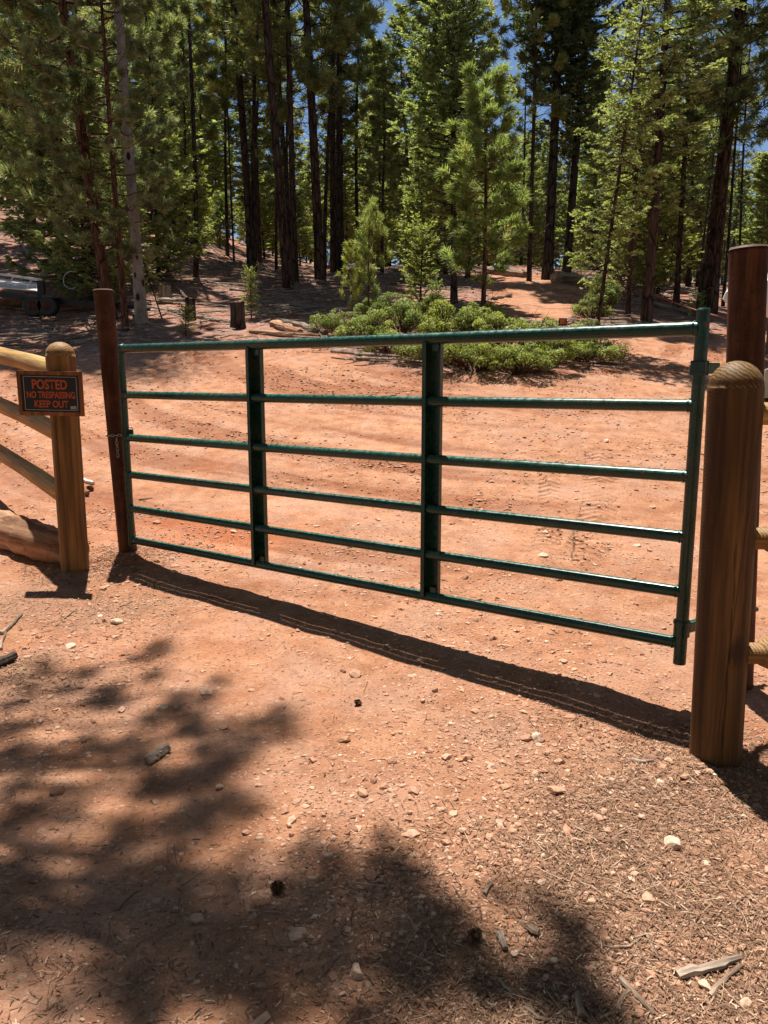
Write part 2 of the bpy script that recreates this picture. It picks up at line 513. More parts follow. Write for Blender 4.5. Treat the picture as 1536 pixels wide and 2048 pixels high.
ISLAND = W([(655, 702), (720, 722), (800, 740), (950, 752), (1080, 758), (1200, 742), (1222, 715), (1180, 672), (1120, 655), (980, 640), (900, 625), (780, 610), (690, 618), (640, 650)])
PATH = W([(950, 665), (985, 615), (965, 575), (985, 548), (1085, 548), (1185, 590), (1190, 620), (1150, 640), (1120, 668), (1190, 690), (1235, 680), (1300, 668), (1536, 650), (1900, 650), (1900, 720), (1536, 730), (960, 745)])
EDGE = W([(-900, 700), (-300, 700), (0, 700), (150, 708), (250, 712), (450, 704), (640, 690), (760, 705), (1000, 720), (1235, 708), (1300, 690), (1536, 684), (1900, 684), (2600, 684)])
EX = np.array([p[0] for p in EDGE]); EY = np.array([p[1] for p in EDGE])


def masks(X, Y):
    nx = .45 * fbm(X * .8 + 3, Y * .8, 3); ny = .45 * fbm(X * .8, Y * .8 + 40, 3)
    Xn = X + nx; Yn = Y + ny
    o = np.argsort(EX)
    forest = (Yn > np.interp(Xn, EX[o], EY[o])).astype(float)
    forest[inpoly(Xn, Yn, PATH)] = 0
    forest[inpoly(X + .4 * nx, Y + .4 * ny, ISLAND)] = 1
    duff = np.zeros(X.shape)
    for (px, py, sx, sy, a) in DUFF:
        d = ((X - px) / sx) ** 2 + ((Y - py) / sy) ** 2
        duff = np.maximum(duff, a * np.exp(-d ** 1.5))
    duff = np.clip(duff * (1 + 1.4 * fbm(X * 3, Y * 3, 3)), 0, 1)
    return forest, duff


_d = lambda px, py, sx, sy, a: (*hit(px, py)[:2], sx, sy, a)
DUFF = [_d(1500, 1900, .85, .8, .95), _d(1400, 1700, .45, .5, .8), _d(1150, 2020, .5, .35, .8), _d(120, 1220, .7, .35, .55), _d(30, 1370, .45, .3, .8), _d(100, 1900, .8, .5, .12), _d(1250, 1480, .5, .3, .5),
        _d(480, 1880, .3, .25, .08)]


MOUNDS = [(hit(1430, 1535)[:2], .16, .018), (hit(150, 1136)[:2], .17, .020), (hit(257, 1113)[:2], .14, .022), (hit(40, 1090)[:2], .3, .02)]


def mound(X, Y):
    z = 0
    for c, q, h in MOUNDS: z = z + h * np.exp(-((X - c[0]) ** 2 + (Y - c[1]) ** 2) / (q * q)) * (1 + 1.5 * vnoise(X * 12, Y * 12))
    return z


def ground():
    ys = [1.0]
    while ys[-1] < 230: ys.append(ys[-1] + max(.010, .0062 * ys[-1]))
    ys = np.array(list(np.arange(-14, 0, .5)) + list(np.arange(0, 1.0, .04)) + ys)
    ud = np.linspace(-.66, .66, 440)
    g = [.66]
    while g[-1] < 9: g.append(g[-1] + max(.004, .06 * (g[-1] - .6)))
    g = np.array(g[1:])
    us = np.concatenate([-g[::-1], ud, g])
    Yg, Ug = np.meshgrid(ys, us, indexing='ij')
    Xg = Ug * (np.maximum(Yg, 0) * .93 + .35)
    Z = gh(Xg, Yg)
    near = 1 - sstep(6, 14, Yg)
    det = .011 * fbm(Xg * 3.1, Yg * 3.1, 3) + .006 * fbm(Xg * 13, Yg * 13, 4)
    Z = Z + near * det + (1 - near) * .05 * fbm(Xg * 2.2, Yg * 2.2, 3) + mound(Xg, Yg)
    F, D = masks(Xg, Yg)
    for _ in range(3):
        F[1:-1, 1:-1] = (F[1:-1, 1:-1] * 2 + F[:-2, 1:-1] + F[2:, 1:-1] + F[1:-1, :-2] + F[1:-1, 2:]) / 6
    # red scuffed patch inside the gate, small shadows relief
    c = hit(400, 1065)[:2]; c2 = hit(330, 1300)[:2]
    red = np.exp(-(((Xg - c[0]) / .75) ** 2 + ((Yg - c[1]) / .42) ** 2) ** 1.5) * np.clip(.8 + 1.2 * fbm(Xg * 3, Yg * 3, 3), 0, 1)
    red = np.maximum(red, .5 * np.exp(-(((Xg - c2[0]) / .9) ** 2 + ((Yg - c2[1]) / .35) ** 2)) * np.clip(.7 + 1.2 * fbm(Xg * 2, Yg * 2, 3), 0, 1))
    # tyre tread prints running across the lot behind the gate
    tr = np.zeros(Xg.shape); TS = np.zeros(Xg.shape); TQ = np.zeros(Xg.shape)
    for (a, b, wd) in ((hit(1165, 1125), hit(1205, 900), .16), (hit(1085, 1120), hit(1092, 950), .10)):
        a = a[:2]; b = b[:2]; L = np.linalg.norm(b - a); t = (b - a) / L; n = np.array([-t[1], t[0]])
        s = (Xg - a[0]) * t[0] + (Yg - a[1]) * t[1]; q = (Xg - a[0]) * n[0] + (Yg - a[1]) * n[1] + .05 * np.sin(s * 1.2)
        m = (1 - sstep(wd * .8, wd, abs(q))) * sstep(-.1, .2, s) * (1 - sstep(L - .3, L + .1, s)); inn = (abs(q) < wd + .08) & (s > -.4) & (s < L + .4); TS[inn] = s[inn]; TQ[inn] = q[inn]
        ph = s / .052 + abs(q) / .05
        m = m * np.clip(.75 + 1.2 * fbm(Xg * 4, Yg * 4, 2), 0, 1)
        tr = np.maximum(tr, m); Z = Z - m * .010
    rr_ = np.hypot((Xg - 2.2), (Yg - 14.0) * .9) + .25 * fbm(Xg * .25, Yg * .25, 2); th_ = np.arctan2(Yg - 14.0, Xg - 2.2)
    trk = .5 + (.62 * fbm(rr_ * 3.2, th_ * 2.5 + 4, 4) + .3 * fbm(rr_ * 11, th_ * 3, 3)) * sstep(3.6, 6.0, Yg)
    trk = .5 + (trk - .5) * np.clip(.75 + 1.2 * fbm(Xg * .5 + 7, Yg * .5, 2), .2, 1.3)
    Z = Z - (1 - F) * sstep(3.6, 6.0, Yg) * .018 * (trk - .5)
    ny, nx = Xg.shape
    i, j = np.meshgrid(np.arange(ny - 1), np.arange(nx - 1), indexing='ij')
    Fc = np.stack([i * nx + j, i * nx + j + 1, (i + 1) * nx + j + 1, (i + 1) * nx + j], -1).reshape(-1, 4)
    mb = MB(); mb.add(np.stack([Xg, Yg, Z], -1).reshape(-1, 3), Fc)
    o = mb.build('ground', GROUND, smooth=True)
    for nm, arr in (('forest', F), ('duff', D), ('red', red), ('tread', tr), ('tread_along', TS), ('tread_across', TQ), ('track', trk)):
        a = o.data.attributes.new(nm, 'FLOAT', 'POINT'); a.data.foreach_set('value', arr.astype(np.float32).ravel())
    tag(o, kind='structure')


ground()
_gdet = lambda X, Y: mound(X, Y) + gh(X, Y) + (1 - sstep(6, 14, Y)) * (.011 * fbm(X * 3.1, Y * 3.1, 3) + .006 * fbm(X * 13, Y * 13, 4)) + sstep(6, 14, Y) * .05 * fbm(X * 2.2, Y * 2.2, 3)

# icosahedron for pebbles
_t = (1 + 5 ** .5) / 2
ICO = np.array([[-1, _t, 0], [1, _t, 0], [-1, -_t, 0], [1, -_t, 0], [0, -1, _t], [0, 1, _t], [0, -1, -_t], [0, 1, -_t], [_t, 0, -1], [_t, 0, 1], [-_t, 0, -1], [-_t, 0, 1]]) / 1.9
ICF = np.array([[0, 11, 5], [0, 5, 1], [0, 1, 7], [0, 7, 10], [0, 10, 11], [1, 5, 9], [5, 11, 4], [11, 10, 2], [10, 7, 6], [7, 1, 8], [3, 9, 4], [3, 4, 2], [3, 2, 6], [3, 6, 8], [3, 8, 9], [4, 9, 5], [2, 4, 11], [6, 2, 10], [8, 6, 7], [9, 8, 1]])


def scatter_xy(n, y0, y1, power=1.0):
    """points in a wide fan in front of the viewer, denser close by"""
    Y = y0 * (y1 / y0) ** rng.random(n)
    X = (rng.random(n) * 2 - 1) * (.62 * Y + .5)
    return X, Y


def gravel():
    n = 190000
    X, Y = scatter_xy(n, 1.0, 13)
    F, D = masks(X, Y)
    cl = fbm(X * 1.4 + 9, Y * 1.4, 3)
    c = hit(1000, 1560)[:2]
    boost = np.exp(-(((X - c[0]) / .6) ** 2 + ((Y - c[1]) / .8) ** 2))
    keep = rng.random(n) < np.clip(.34 + 1.2 * cl + .9 * boost - .2 * D, .05, 1) * (1 - .9 * F)
    X, Y = X[keep], Y[keep]; n = len(X)
    s = .0012 * np.exp(rng.normal(0, .6, n)) * (1 + .45 * Y)
    big = rng.random(n) < .02 + .03 * boost[keep]
    s = np.where(big, s * rng.uniform(1.6, 2.8, n), s); s = np.minimum(s, .02)
    sc = s[:, None] * rng.uniform(.6, 1.5, (n, 3)); sc[:, 2] *= .5
    th = rng.random(n) * 6.28
    V = ICO[None] * (1 + .35 * rng.normal(0, 1, (n, 12, 1)) * .6) * sc[:, None]
    x = V[..., 0] * np.cos(th)[:, None] - V[..., 1] * np.sin(th)[:, None]
    y = V[..., 0] * np.sin(th)[:, None] + V[..., 1] * np.cos(th)[:, None]
    Z = _gdet(X, Y) + sc[:, 2] * .25
    P = np.stack([x + X[:, None], y + Y[:, None], V[..., 2] + Z[:, None]], -1).reshape(-1, 3)
    Fc = (ICF[None] + 12 * np.arange(n)[:, None, None]).reshape(-1, 3)
    mb = MB(); mb.add(P, Fc, np.repeat(np.clip(rng.beta(2.2, 1.6, n), 0, 1), 12))
    tag(mb.build('gravel', PEB), 'loose reddish gravel and pebbles lying over the dirt', 'gravel', kind='stuff')


def straws():
    """dry pine needles, bark bits and twigs littering the ground"""
    mb = MB()
    n = 150000
    X, Y = scatter_xy(n, 1.0, 6)
    for c, q, h in MOUNDS[:3]:
        k_ = rng.integers(0, n, 700); X[k_] = c[0] + rng.normal(0, .14, 700); Y[k_] = c[1] + rng.normal(0, .14, 700)
    F, D = masks(X, Y)
    for c, q, h in MOUNDS[:3]: D = np.maximum(D, .9 * (np.hypot(X - c[0], Y - c[1]) < .33))
    keep = rng.random(n) < np.clip(D * .9 + .02, 0, 1)
    X, Y = X[keep], Y[keep]; n = len(X)
    L = np.where(rng.random(n) < .22, rng.uniform(.04, .11, n), rng.uniform(.006, .024, n))
    wd = np.where(L > .035, .00045, .0010) * (1 + .25 * Y)
    th = rng.random(n) * 6.28; bend = rng.normal(0, .25, n)
    pts = []
    Z0 = _gdet(X, Y) + rng.uniform(.001, .008, n)
    tilt = rng.normal(0, .05, n)
    for k in range(4):
        t = k / 3 - .5
        px = X + np.cos(th + bend * t) * L * t; py = Y + np.sin(th + bend * t) * L * t
        pts.append(np.stack([px, py, np.maximum(Z0 + tilt * L * t, _gdet(px, py) + .0012)], -1))
    nrm = np.stack([-np.sin(th), np.cos(th), rng.normal(0, .4, n)], -1) * wd[:, None]
    P = np.stack([np.stack([p - nrm, p + nrm], 1) for p in pts], 1).reshape(n, 8, 3)
    f = np.array([[0, 1, 3, 2], [2, 3, 5, 4], [4, 5, 7, 6]])
    mb.add(P.reshape(-1, 3), (f[None] + 8 * np.arange(n)[:, None, None]).reshape(-1, 4), np.repeat(rng.beta(1.6, 1.3, n), 8))
    tag(mb.build('needle_litter', STRAW), 'dry pine needles and bark bits littering the dirt', 'litter', kind='stuff')


def floor_sticks():
    mb = MB()
    n = 6500
    Y = 11 * (38 / 11) ** rng.random(n); X = (rng.random(n) * 2 - 1) * (.62 * Y + 1)
    F, D = masks(X, Y)
    k = rng.random(n) < F * np.clip(.6 + 1.5 * fbm(X * .5, Y * .5, 2), .1, 1)
    X, Y = X[k], Y[k]
    for x, y in zip(X, Y):
        L = rng.uniform(.15, 1.1) * (1.4 if rng.random() < .15 else 1); a = rng.normal(.1, .9); r = rng.uniform(.006, .022)
        if rng.random() < .04: L *= 1.8; r *= 2
        q = np.array([[x + math.cos(a) * L * t + rng.normal(0, .03), y + math.sin(a) * L * t * .8, 0] for t in (-.5, 0, .5)])
        q[:, 2] = gh(q[:, 0], q[:, 1]) + .03 + rng.uniform(0, .07, 3)
        mb.tube(q, [r, r * .8, r * .4], 4, cap=False, tint=rng.random())
    tag(mb.build('forest_litter', GREYW), 'fallen twigs and dead branches covering the forest floor', 'litter', kind='stuff')


gravel(); straws(); floor_sticks()

# ------------------------------------------------------------------ gate
g0 = np.array([-1.645, 4.916, -1.038 + CZ]); yaw = -.613; GL = 3.454; GHT = 1.22
gu = np.array([math.cos(yaw), math.sin(yaw), 0]); gn = np.array([math.sin(yaw), -math.cos(yaw), 0])   # gn faces the viewer
FR = [1, .767, .546, .352, .171, 0]
gate = empty('metal_gate', (*(g0 + gu * GL)[:2], g0[2] - .12))
tag(gate, 'long green tubular metal gate closed across the red dirt road', 'gate')
MW = np.array([gu, -gn, [0, 0, 1]]).T


def G(u, z, n=0.0): return g0 + gu * u + np.array([0, 0, z]) + gn * n


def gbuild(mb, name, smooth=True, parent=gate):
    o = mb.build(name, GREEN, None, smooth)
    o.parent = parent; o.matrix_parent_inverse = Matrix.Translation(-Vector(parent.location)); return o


def child_world(o, parent):
    o.parent = parent
    o.matrix_parent_inverse = Matrix.Translation(-Vector(parent.location))
    return o


for k, fr in enumerate(FR):
    r = .0265 if k == 0 else .0235
    ts = np.linspace(.01, GL - .012, 40)
    mb = MB()
    sag = .004
    path = np.array([G(t, fr * GHT - sag * math.sin(math.pi * t / GL)) for t in ts])
    mb.tube(path, r, 16)
    for q in (.024, GL - .030): mb.tube([G(q - .005, fr * GHT), G(q, fr * GHT), G(q + .005, fr * GHT)], [r * 1.02, r * 1.16, r * 1.02], 16, cap=False, rough=.03)
    gbuild(mb, 'rail')
mb = MB(); mb.tube([G(0, -.035), G(0, GHT + .02)], .0225, 16); mb.tube([G(0, GHT + .018), G(0, GHT + .026)], [.0225, .010], 16); gbuild(mb, 'stile')
mb = MB(); mb.tube([G(GL, -.085), G(GL, GHT + .068)], .0245, 18); mb.tube([G(GL, GHT + .066), G(GL, GHT + .074)], [.0255, .02], 18)
gbuild(mb, 'stile')
for uu, (xa, xb) in ((1.0, (506, 521)), (2.0, (861, 862))):
    # find position along the gate whose mid height falls in the wanted column
    best = min(np.linspace(.5, 2.9, 400), key=lambda t: abs((lambda P: 768 + FPX * P[0] / (P[1] * math.cos(PITCH) - (P[2] - CZ) * math.sin(PITCH)))(G(t, .6)) - (xa + xb) / 2))
    mb = MB()
    mb.box(G(best + .005, GHT * .5 - .012, -.024), (.080, .004, GHT - .01), MW)
    mb.box(G(best - .032, GHT * .5 - .012, .004), (.005, .052, GHT - .012), MW)
    mb.box(G(best + .043, GHT * .5 - .012, -.012), (.005, .022, GHT - .012), MW)
    mb.box(G(best - .024, GHT * .5 - .012, .0295), (.020, .004, GHT - .014), MW)
    gbuild(mb, 'brace', False)
    for fr in FR[1:5]:
        c = G(best - .030, fr * GHT); mb = MB()
        th = np.linspace(0, 2 * np.pi, 25)
        mb.tube([c + (-gu) * -.008 + gn * math.cos(a) * .027 + np.array([0, 0, 1]) * math.sin(a) * .027 for a in th], .0045, 6, cap=False)
        gbuild(mb, 'weld_collar')
    for fr in (0.0, 1.0):
        mb = MB(); mb.box(G(best + .02, fr * GHT + (.03 if fr == 0 else -.045), .0), (.035, .006, .03), MW); gbuild(mb, 'weld_tab', False)

# steel poles
PL_base = at(257, 1113, 4.99); PL_base[2] = gh(*PL_base[:2]); PL_top = at(206, 581, 4.99)


def steel_pole(a, b, r, label):
    a = np.array(a); b = np.array(b); e = empty('steel_pole', a); tag(e, label, 'pole')
    mb = MB(); d = (b - a) / np.linalg.norm(b - a)
    mb.tube([a - d * .12, a + (b - a) * .5, b], r, 28, cap=False)
    mb.tube([b, b - d * .012], [r, r], 28, cap=False)
    o = child_world(mb.build('pipe', RUST, None, True), e)
    mb = MB(); mb.tube([b - d * .002, b + d * .006], [r * 1.02, r * .96], 28); child_world(mb.build('cap', m_cap, None, False), e)
    return e


m_cap = m_plain('pipe_cap', (.33, .23, .20), .5, .5)
steel_pole(PL_base, PL_top, .0585, 'rusty steel latch pole at the chained end of the green gate')
PR_top = at(1497, 497, 3.12); PR_base = at(1466, 1420, 3.12); PR_base[2] = gh(*PR_base[:2])
steel_pole(PR_base, PR_top, .0700, 'thick rusty steel hinge pole standing behind the domed wooden post')

# hinges
for (z, py) in ((GHT - .145, 728), (.06, 1258)):
    e = empty('gate_hinge', G(GL, z)); 
    tag(e, 'green hinge clamped near the %s of the gate hinge stile' % ('top' if z > .5 else 'foot'), 'hinge', 'hinges of the green gate')
    mb = MB()
    if z > .5:
        mb.box(G(GL, z), (.056, .058, .056), MW, bev=.006)
    else:
        mb.tube([G(GL, z - .03), G(GL, z + .035)], .031, 18); mb.tube([G(GL, z + .020), G(GL, z + .030)], .034, 18)
    child_world(mb.build('clamp', GREEN, None, False), e)
    t = (z + g0[2] - PR_base[2]) / (PR_top[2] - PR_base[2]); pc = PR_base + (PR_top - PR_base) * t; pc[2] = z + g0[2]
    s = G(GL, z); dv = pc - s; L = np.linalg.norm(dv); dv /= L
    Mx = np.array([dv, [-dv[1], dv[0], 0], [0, 0, 1]]).T
    mb = MB(); mb.box(s + dv * .075, (.085, .026, .042), Mx, bev=.004)
    child_world(mb.build('hinge_arm', GREEN, None, False), e)
    mb = MB(); mb.tube([s + dv * .12, s + dv * (L + .135)], .011, 12)
    for q in (L - .085, L + .085): mb.tube([s + dv * (q - .009), s + dv * (q + .009)], .022, 6)
    child_world(mb.build('hinge_bolt', GREEN, None, False), e)


# ------------------------------------------------------------------ wooden posts and rails
def lathe(mb, base, axis, prof, n=40, flat=None, tint=None, wob=0.0, cracks=(), chat=None):
    """prof = [(r, h)], flat = (dir, dist, h below which a face is sawn flat)"""
    axis = np.array(axis, float); axis /= np.linalg.norm(axis)
    a = np.cross([0, 1, 0], axis); a /= np.linalg.norm(a); b = np.cross(axis, a)
    th = np.arange(n) / n * 2 * np.pi; V = []
    for (r, h) in prof:
        rr = r * (1 + wob * np.sin(th * 3 + h * 2))
        for (t0, h0, h1, dep, wdt) in cracks:
            if h0 < h < h1:
                tc = t0 + .05 * math.sin(h * 5 + t0) + .015 * math.sin(h * 31); e_ = min(1, (h - h0) / .06, (h1 - h) / .06)
                rr = rr - dep * e_ * np.exp(-((((th - tc + math.pi) % (2 * math.pi)) - math.pi) / wdt) ** 2)
        if chat is not None and r > .05:
            rr = rr + .0011 * (.5 + .5 * math.sin(h * 2 * math.pi / .0125)) * np.exp(-((((th - chat + math.pi) % (2 * math.pi)) - math.pi) / .55) ** 4)
        ring = base + axis * h + rr[:, None] * (np.cos(th)[:, None] * a + np.sin(th)[:, None] * b)
        if flat is not None:
            for fd, dist in flat[0]:
                fd = np.array(fd, float); fd /= np.linalg.norm(fd)
                if h < flat[1]:
                    q = (ring - (base + axis * h)) @ fd
                    ring = ring - np.maximum(q - dist, 0)[:, None] * fd
        V.append(ring)
    V = np.concatenate(V); m = len(prof)
    i, j = np.meshgrid(np.arange(m - 1), np.arange(n), indexing='ij'); j2 = (j + 1) % n
    mb.add(V, np.stack([i * n + j, i * n + j2, (i + 1) * n + j2, (i + 1) * n + j], -1).reshape(-1, 4), tint)
    c = V[-n:].mean(0)
    mb.add(np.vstack([V[-n:], c]), np.stack([np.arange(n), (np.arange(n) + 1) % n, np.full(n, n)], -1), tint)


def dome_prof(r, h, dome, seg=10, base=-.1, nb=24):
    p = [(r, base + (h - dome - base) * k / nb) for k in range(nb + 1)]
    p += [(r * .985, h - dome + .001)]
    for k in range(1, seg + 1):
        a = k / seg * math.pi / 2
        p.append((max(r * .985 * math.cos(a), .001), h - dome + .001 + dome * math.sin(a)))
    return p


# right post
bR = at(1430, 1528, 2.56); bR[2] = gh(*bR[:2]) - .02; tR = at(1474, 722, 2.56)
axR = tR - bR; hR = np.linalg.norm(axR)
e = empty('fence_post', bR); tag(e, 'thick domed brown wooden post in front of the rusty hinge pole', 'post')
mb = MB(); lathe(mb, bR, axR, dome_prof(.0865, hR, .085, nb=440), 150, wob=.008, cracks=[(-1.70, .0, .85, .012, .020), (-1.25, .5, 1.1, .006, .016), (-2.2, .25, .6, .005, .015), (-1.5, .75, 1.22, .004, .012), (-.6, .0, .5, .007, .02)], chat=math.pi + .15)
o = child_world(mb.build('post_body', POSTR, None, True, ), e)
# left sign post: round domed head, sawn flat lower down
bL = at(150, 1133, 4.64); bL[2] = gh(*bL[:2]) - .01; tL = at(119, 684, 4.64); axL = tL - bL; hL = np.linalg.norm(axL)
e = empty('fence_post', bL); tag(e, 'yellow-brown wooden post that carries the no trespassing sign', 'post')
mb = MB(); lathe(mb, bL, axL, dome_prof(.0835, hL, .075, nb=60), 140, cracks=[(-2.05, .0, .95, .009, .022), (-1.1, .15, .5, .005, .02), (-1.5, .9, 1.14, .005, .02)], flat=([((.1, -1, 0), .074), ((-1, -.18, 0), .076)], hL * .83))
child_world(mb.build('post_body', POSTL, None, True), e)
# the next posts of both fences, just out of the frame
fdir = at(0, 810, 5.67) - at(108, 865, 4.64); fdir /= np.linalg.norm(fdir[:2])


def rail(a, b, r, label, mat=RAILW, group=None, tenon=.09, cone=.05):
    a = np.array(a); b = np.array(b); L = np.linalg.norm(b - a); d = (b - a) / L
    o = MB(); hs = [0, tenon, tenon + .004, tenon + cone] + list(np.linspace(tenon + cone + .1, L - tenon - cone - .1, 14)) + [L - tenon - cone, L - tenon - .004, L - tenon, L]
    rs = [r * .62, r * .62, r * .72, r] + [r * (1 + .018 * math.sin(k * .9)) for k in range(14)] + [r, r * .72, r * .62, r * .62]
    P = np.array([a + d * h for h in hs]); P[4:-4] += np.array([[0, 0, .004 * math.sin(k * .45)] for k in range(14)])
    o.tube(P, rs, 24)
    ob = o.build('fence_rail', mat, None, True, origin=a, axis=d)
    return tag(ob, label, 'rail', group)


nb_ = bL + fdir * 2.45; nb_[2] = gh(*nb_[:2])
for (pa, lab) in (((100, 733), 'top yellow log rail running left from the sign post'), ((108, 861), 'middle yellow log rail leaving the post behind the sign'), ((112, 984), 'lowest yellow log rail above the fallen log')):
    a = at(pa[0] + 26, pa[1] + 12, 4.66); b = a + fdir * 2.45
    b[2] = a[2] + .12 * 2.45 / 1.32
    rail(a, b, .060 if pa[1] < 800 else .056, lab, group='log rails of the fence beside the sign post')
axN = np.array([-.02, 0, 1.0])
e = empty('fence_post', nb_); tag(e, 'domed wooden post at the far end of the log rails', 'post')
mb = MB(); lathe(mb, nb_, axN, dome_prof(.083, 1.25, .075), 32); child_world(mb.build('post_body', POSTL, None, True), e)
for (py, lab) in ((826, 'top log rail stub going right from the thick domed post'), (1076, 'middle log rail stub going right from the thick domed post'), (1306, 'lowest log rail stub going right from the thick domed post')):
    t = (1528 - py) / (1528 - 722); c = bR + (tR - bR) * t; c[2] = at(1474, py, 2.56)[2]
    a = c + np.array([.02, 0, 0]); b = a + np.array([2.3, .12, -.07])
    rail(a, b, .060, lab, mat=RAILW if py < 900 else POSTL, group='log rails on the thick domed post', tenon=.115, cone=.045)
nb2 = bR + np.array([2.36, .12, 0]); nb2[2] = gh(*nb2[:2])
e = empty('fence_post', nb2); tag(e, 'domed wooden post at the far end of the rails from the thick post', 'post')
mb = MB(); lathe(mb, nb2, axN, dome_prof(.083, 1.38, .08), 32); child_world(mb.build('post_body', POSTR, None, True), e)

# big log under the left fence
a = hit(-60, 1040); b = hit(150, 1118)
pts = [at(-230, 985, 5.6), at(-60, 1010, 5.3), at(10, 1035, 5.1), at(60, 1062, 4.93), at(110, 1090, 4.80), at(160, 1105, 4.75)]
pts = np.array(pts); pts[:, 2] = gh(pts[:, 0], pts[:, 1]) + np.array([.10, .10, .10, .10, .09, .07])
P = np.array([[np.interp(t, range(6), pts[:, k]) for k in range(3)] for t in np.linspace(0, 5, 30)])
mb = MB(); mb.tube(P, np.interp(np.linspace(0, 5, 30), range(6), [.115, .12, .125, .125, .115, .10]) * (1 + .05 * np.sin(np.arange(30) * 1.9)), 22, rough=.025)
tag(mb.build('fallen_log', LOGW, None, True, axis=P[-1] - P[0]), 'thick crooked orange-brown log lying under the fence rails', 'log')


# ------------------------------------------------------------------ sign
def text_mesh(name, body, mat, width, height, bold=.02, parent=None, loc=(0, 0, 0)):
    cu = bpy.data.curves.new(name, 'FONT'); cu.body = body; cu.size = 1; cu.offset = bold; cu.extrude = .0
    cu.align_x = 'CENTER'; cu.resolution_u = 4
    tmp = bpy.data.objects.new('tmp_text', cu); col.objects.link(tmp)
    dg = bpy.context.evaluated_depsgraph_get(); dg.update()
    me = bpy.data.meshes.new_from_object(tmp.evaluated_get(dg), depsgraph=dg)
    bpy.data.objects.remove(tmp); bpy.data.curves.remove(cu)
    n = len(me.vertices); co = np.empty(n * 3); me.vertices.foreach_get('co', co); co = co.reshape(-1, 3)
    mn, mx = co.min(0), co.max(0); c = (mn + mx) / 2
    co = (co - c) * np.array([width / (mx[0] - mn[0]), height / (mx[1] - mn[1]), 1])
    co = np.stack([co[:, 0], -co[:, 2], co[:, 1]], -1)
    me.vertices.foreach_set('co', co.ravel()); me.materials.clear(); me.materials.append(mat); me.update()
    o = bpy.data.objects.new(name, me); col.objects.link(o); o.parent = parent; o.location = loc
    return o


sc = at(101.5, 787, 4.545)
sign = empty('warning_sign', sc); sign.rotation_euler = (.05, R(1.2), 0)
tag(sign, 'black no trespassing sign with orange letters nailed to the wooden post', 'sign')
SW, SH = .378, .258
FRM = m_wood('sign_frame_wood', (.13, .045, .02), (.25, .10, .045), (.36, .17, .08), 2, .8, crack=False)
mb = MB()
mb.box((0, 0, SH / 2 - .011), (SW, .014, .022)); mb.box((0, 0, -SH / 2 + .011), (SW, .014, .022))
mb.box((SW / 2 - .0095, -.0005, 0), (.019, .015, SH - .044)); mb.box((-SW / 2 + .0095, -.0005, 0), (.019, .015, SH - .044))
mb.build('frame', FRM, sign)
mb = MB(); mb.box((0, .002, 0), (SW - .036, .006, SH - .042)); mb.build('panel', m_plain('sign_black', (.012, .010, .012), .45, var=.1), sign)
WHT = m_plain('sign_white', (.42, .42, .44), .6, var=.2)
ORG = m_plain('sign_orange', (.40, .075, .018), .6, var=.25, nscale=40)
mb = MB(); bw, bh = SW - .072, SH - .066
for (cx, cz, sx, sz) in ((0, bh / 2, bw, .0022), (0, -bh / 2, bw, .0022), (bw / 2, 0, .0022, bh - .003), (-bw / 2, 0, .0022, bh - .003)):
    mb.box((cx, -.0016, cz), (sx, .001, sz))
mb.build('border_line', WHT, sign)
text_mesh('lettering', 'POSTED', ORG, .205, .058, .03, sign, (-.003, -.0022, .052))
text_mesh('lettering', 'NO TRESPASSING', ORG, .282, .040, .03, sign, (.001, -.0022, -.008))
text_mesh('lettering', 'KEEP OUT', ORG, .198, .042, .03, sign, (.001, -.0022, -.061))
mb = MB(); mb.box((.128, -.0018, -.080), (.034, .001, .018)); mb.build('sticker', m_plain('sticker_grey', (.30, .30, .33), .6), sign)

# ------------------------------------------------------------------ chain and padlock
def chain(mb, pts, link=.026, r=.0028, wid=.008):
    pts = np.array(pts); seg = np.linalg.norm(np.diff(pts, axis=0), axis=1); cum = np.concatenate([[0], np.cumsum(seg)])
    n = int(cum[-1] / (link * .78))
    for k in range(n):
        s = (k + .5) * link * .78
        c = np.array([np.interp(s, cum, pts[:, q]) for q in range(3)]); c2 = np.array([np.interp(s + .005, cum, pts[:, q]) for q in range(3)])
        d = c2 - c; d /= np.linalg.norm(d) + 1e-9
        ref = np.array([0, 0, 1.0]) if abs(d[2]) < .8 else np.array([1.0, 0, 0])
        a = np.cross(d, ref); a /= np.linalg.norm(a); b = np.cross(d, a)
        if k % 2: a = b
        th = np.linspace(0, 2 * np.pi, 13)
        mb.tube([c + d * math.cos(t) * link / 2 + a * math.sin(t) * wid for t in th], r, 5, cap=False)


tz = (868 - 1113) / (581 - 1113)
pc = PL_base + (PL_top - PL_base) * tz; pc[2] = at(232, 872, 4.93)[2]
lt = at(258, 860, 4.90)
mb = MB(); th = np.linspace(R(165), R(335), 14)
ring = [pc + np.array([math.cos(a) * .064, math.sin(a) * .064, .006 * k / 13]) for k, a in enumerate(th)]
chain(mb, ring + [lt])
chain(mb, [pc + np.array([math.cos(a) * .064, math.sin(a) * .064, .0]) for a in np.linspace(R(165), R(20), 14)] + [lt + np.array([0, .05, .0])])
dn = at(233, 876, 4.925); chain(mb, [dn, dn + np.array([.002, 0, -.07]), dn + np.array([.004, -.002, -.135])])
tag(mb.build('chain', ZINC, None, True), 'thin steel chain wrapped around the rusty latch pole', 'chain')
pl = empty('padlock', lt); tag(pl, 'small dark padlock hooked in the chain on the gate', 'padlock')
mb = MB(); mb.box(lt + np.array([.008, 0, -.012]), (.036, .018, .032), bev=.004); child_world(mb.build('lock_body', BLACKM), pl)
mb = MB(); mb.tube([lt + np.array([.008 + .012 * math.cos(t), 0, .004 + .018 * math.sin(t)]) for t in np.linspace(0, math.pi, 9)], .0035, 6)
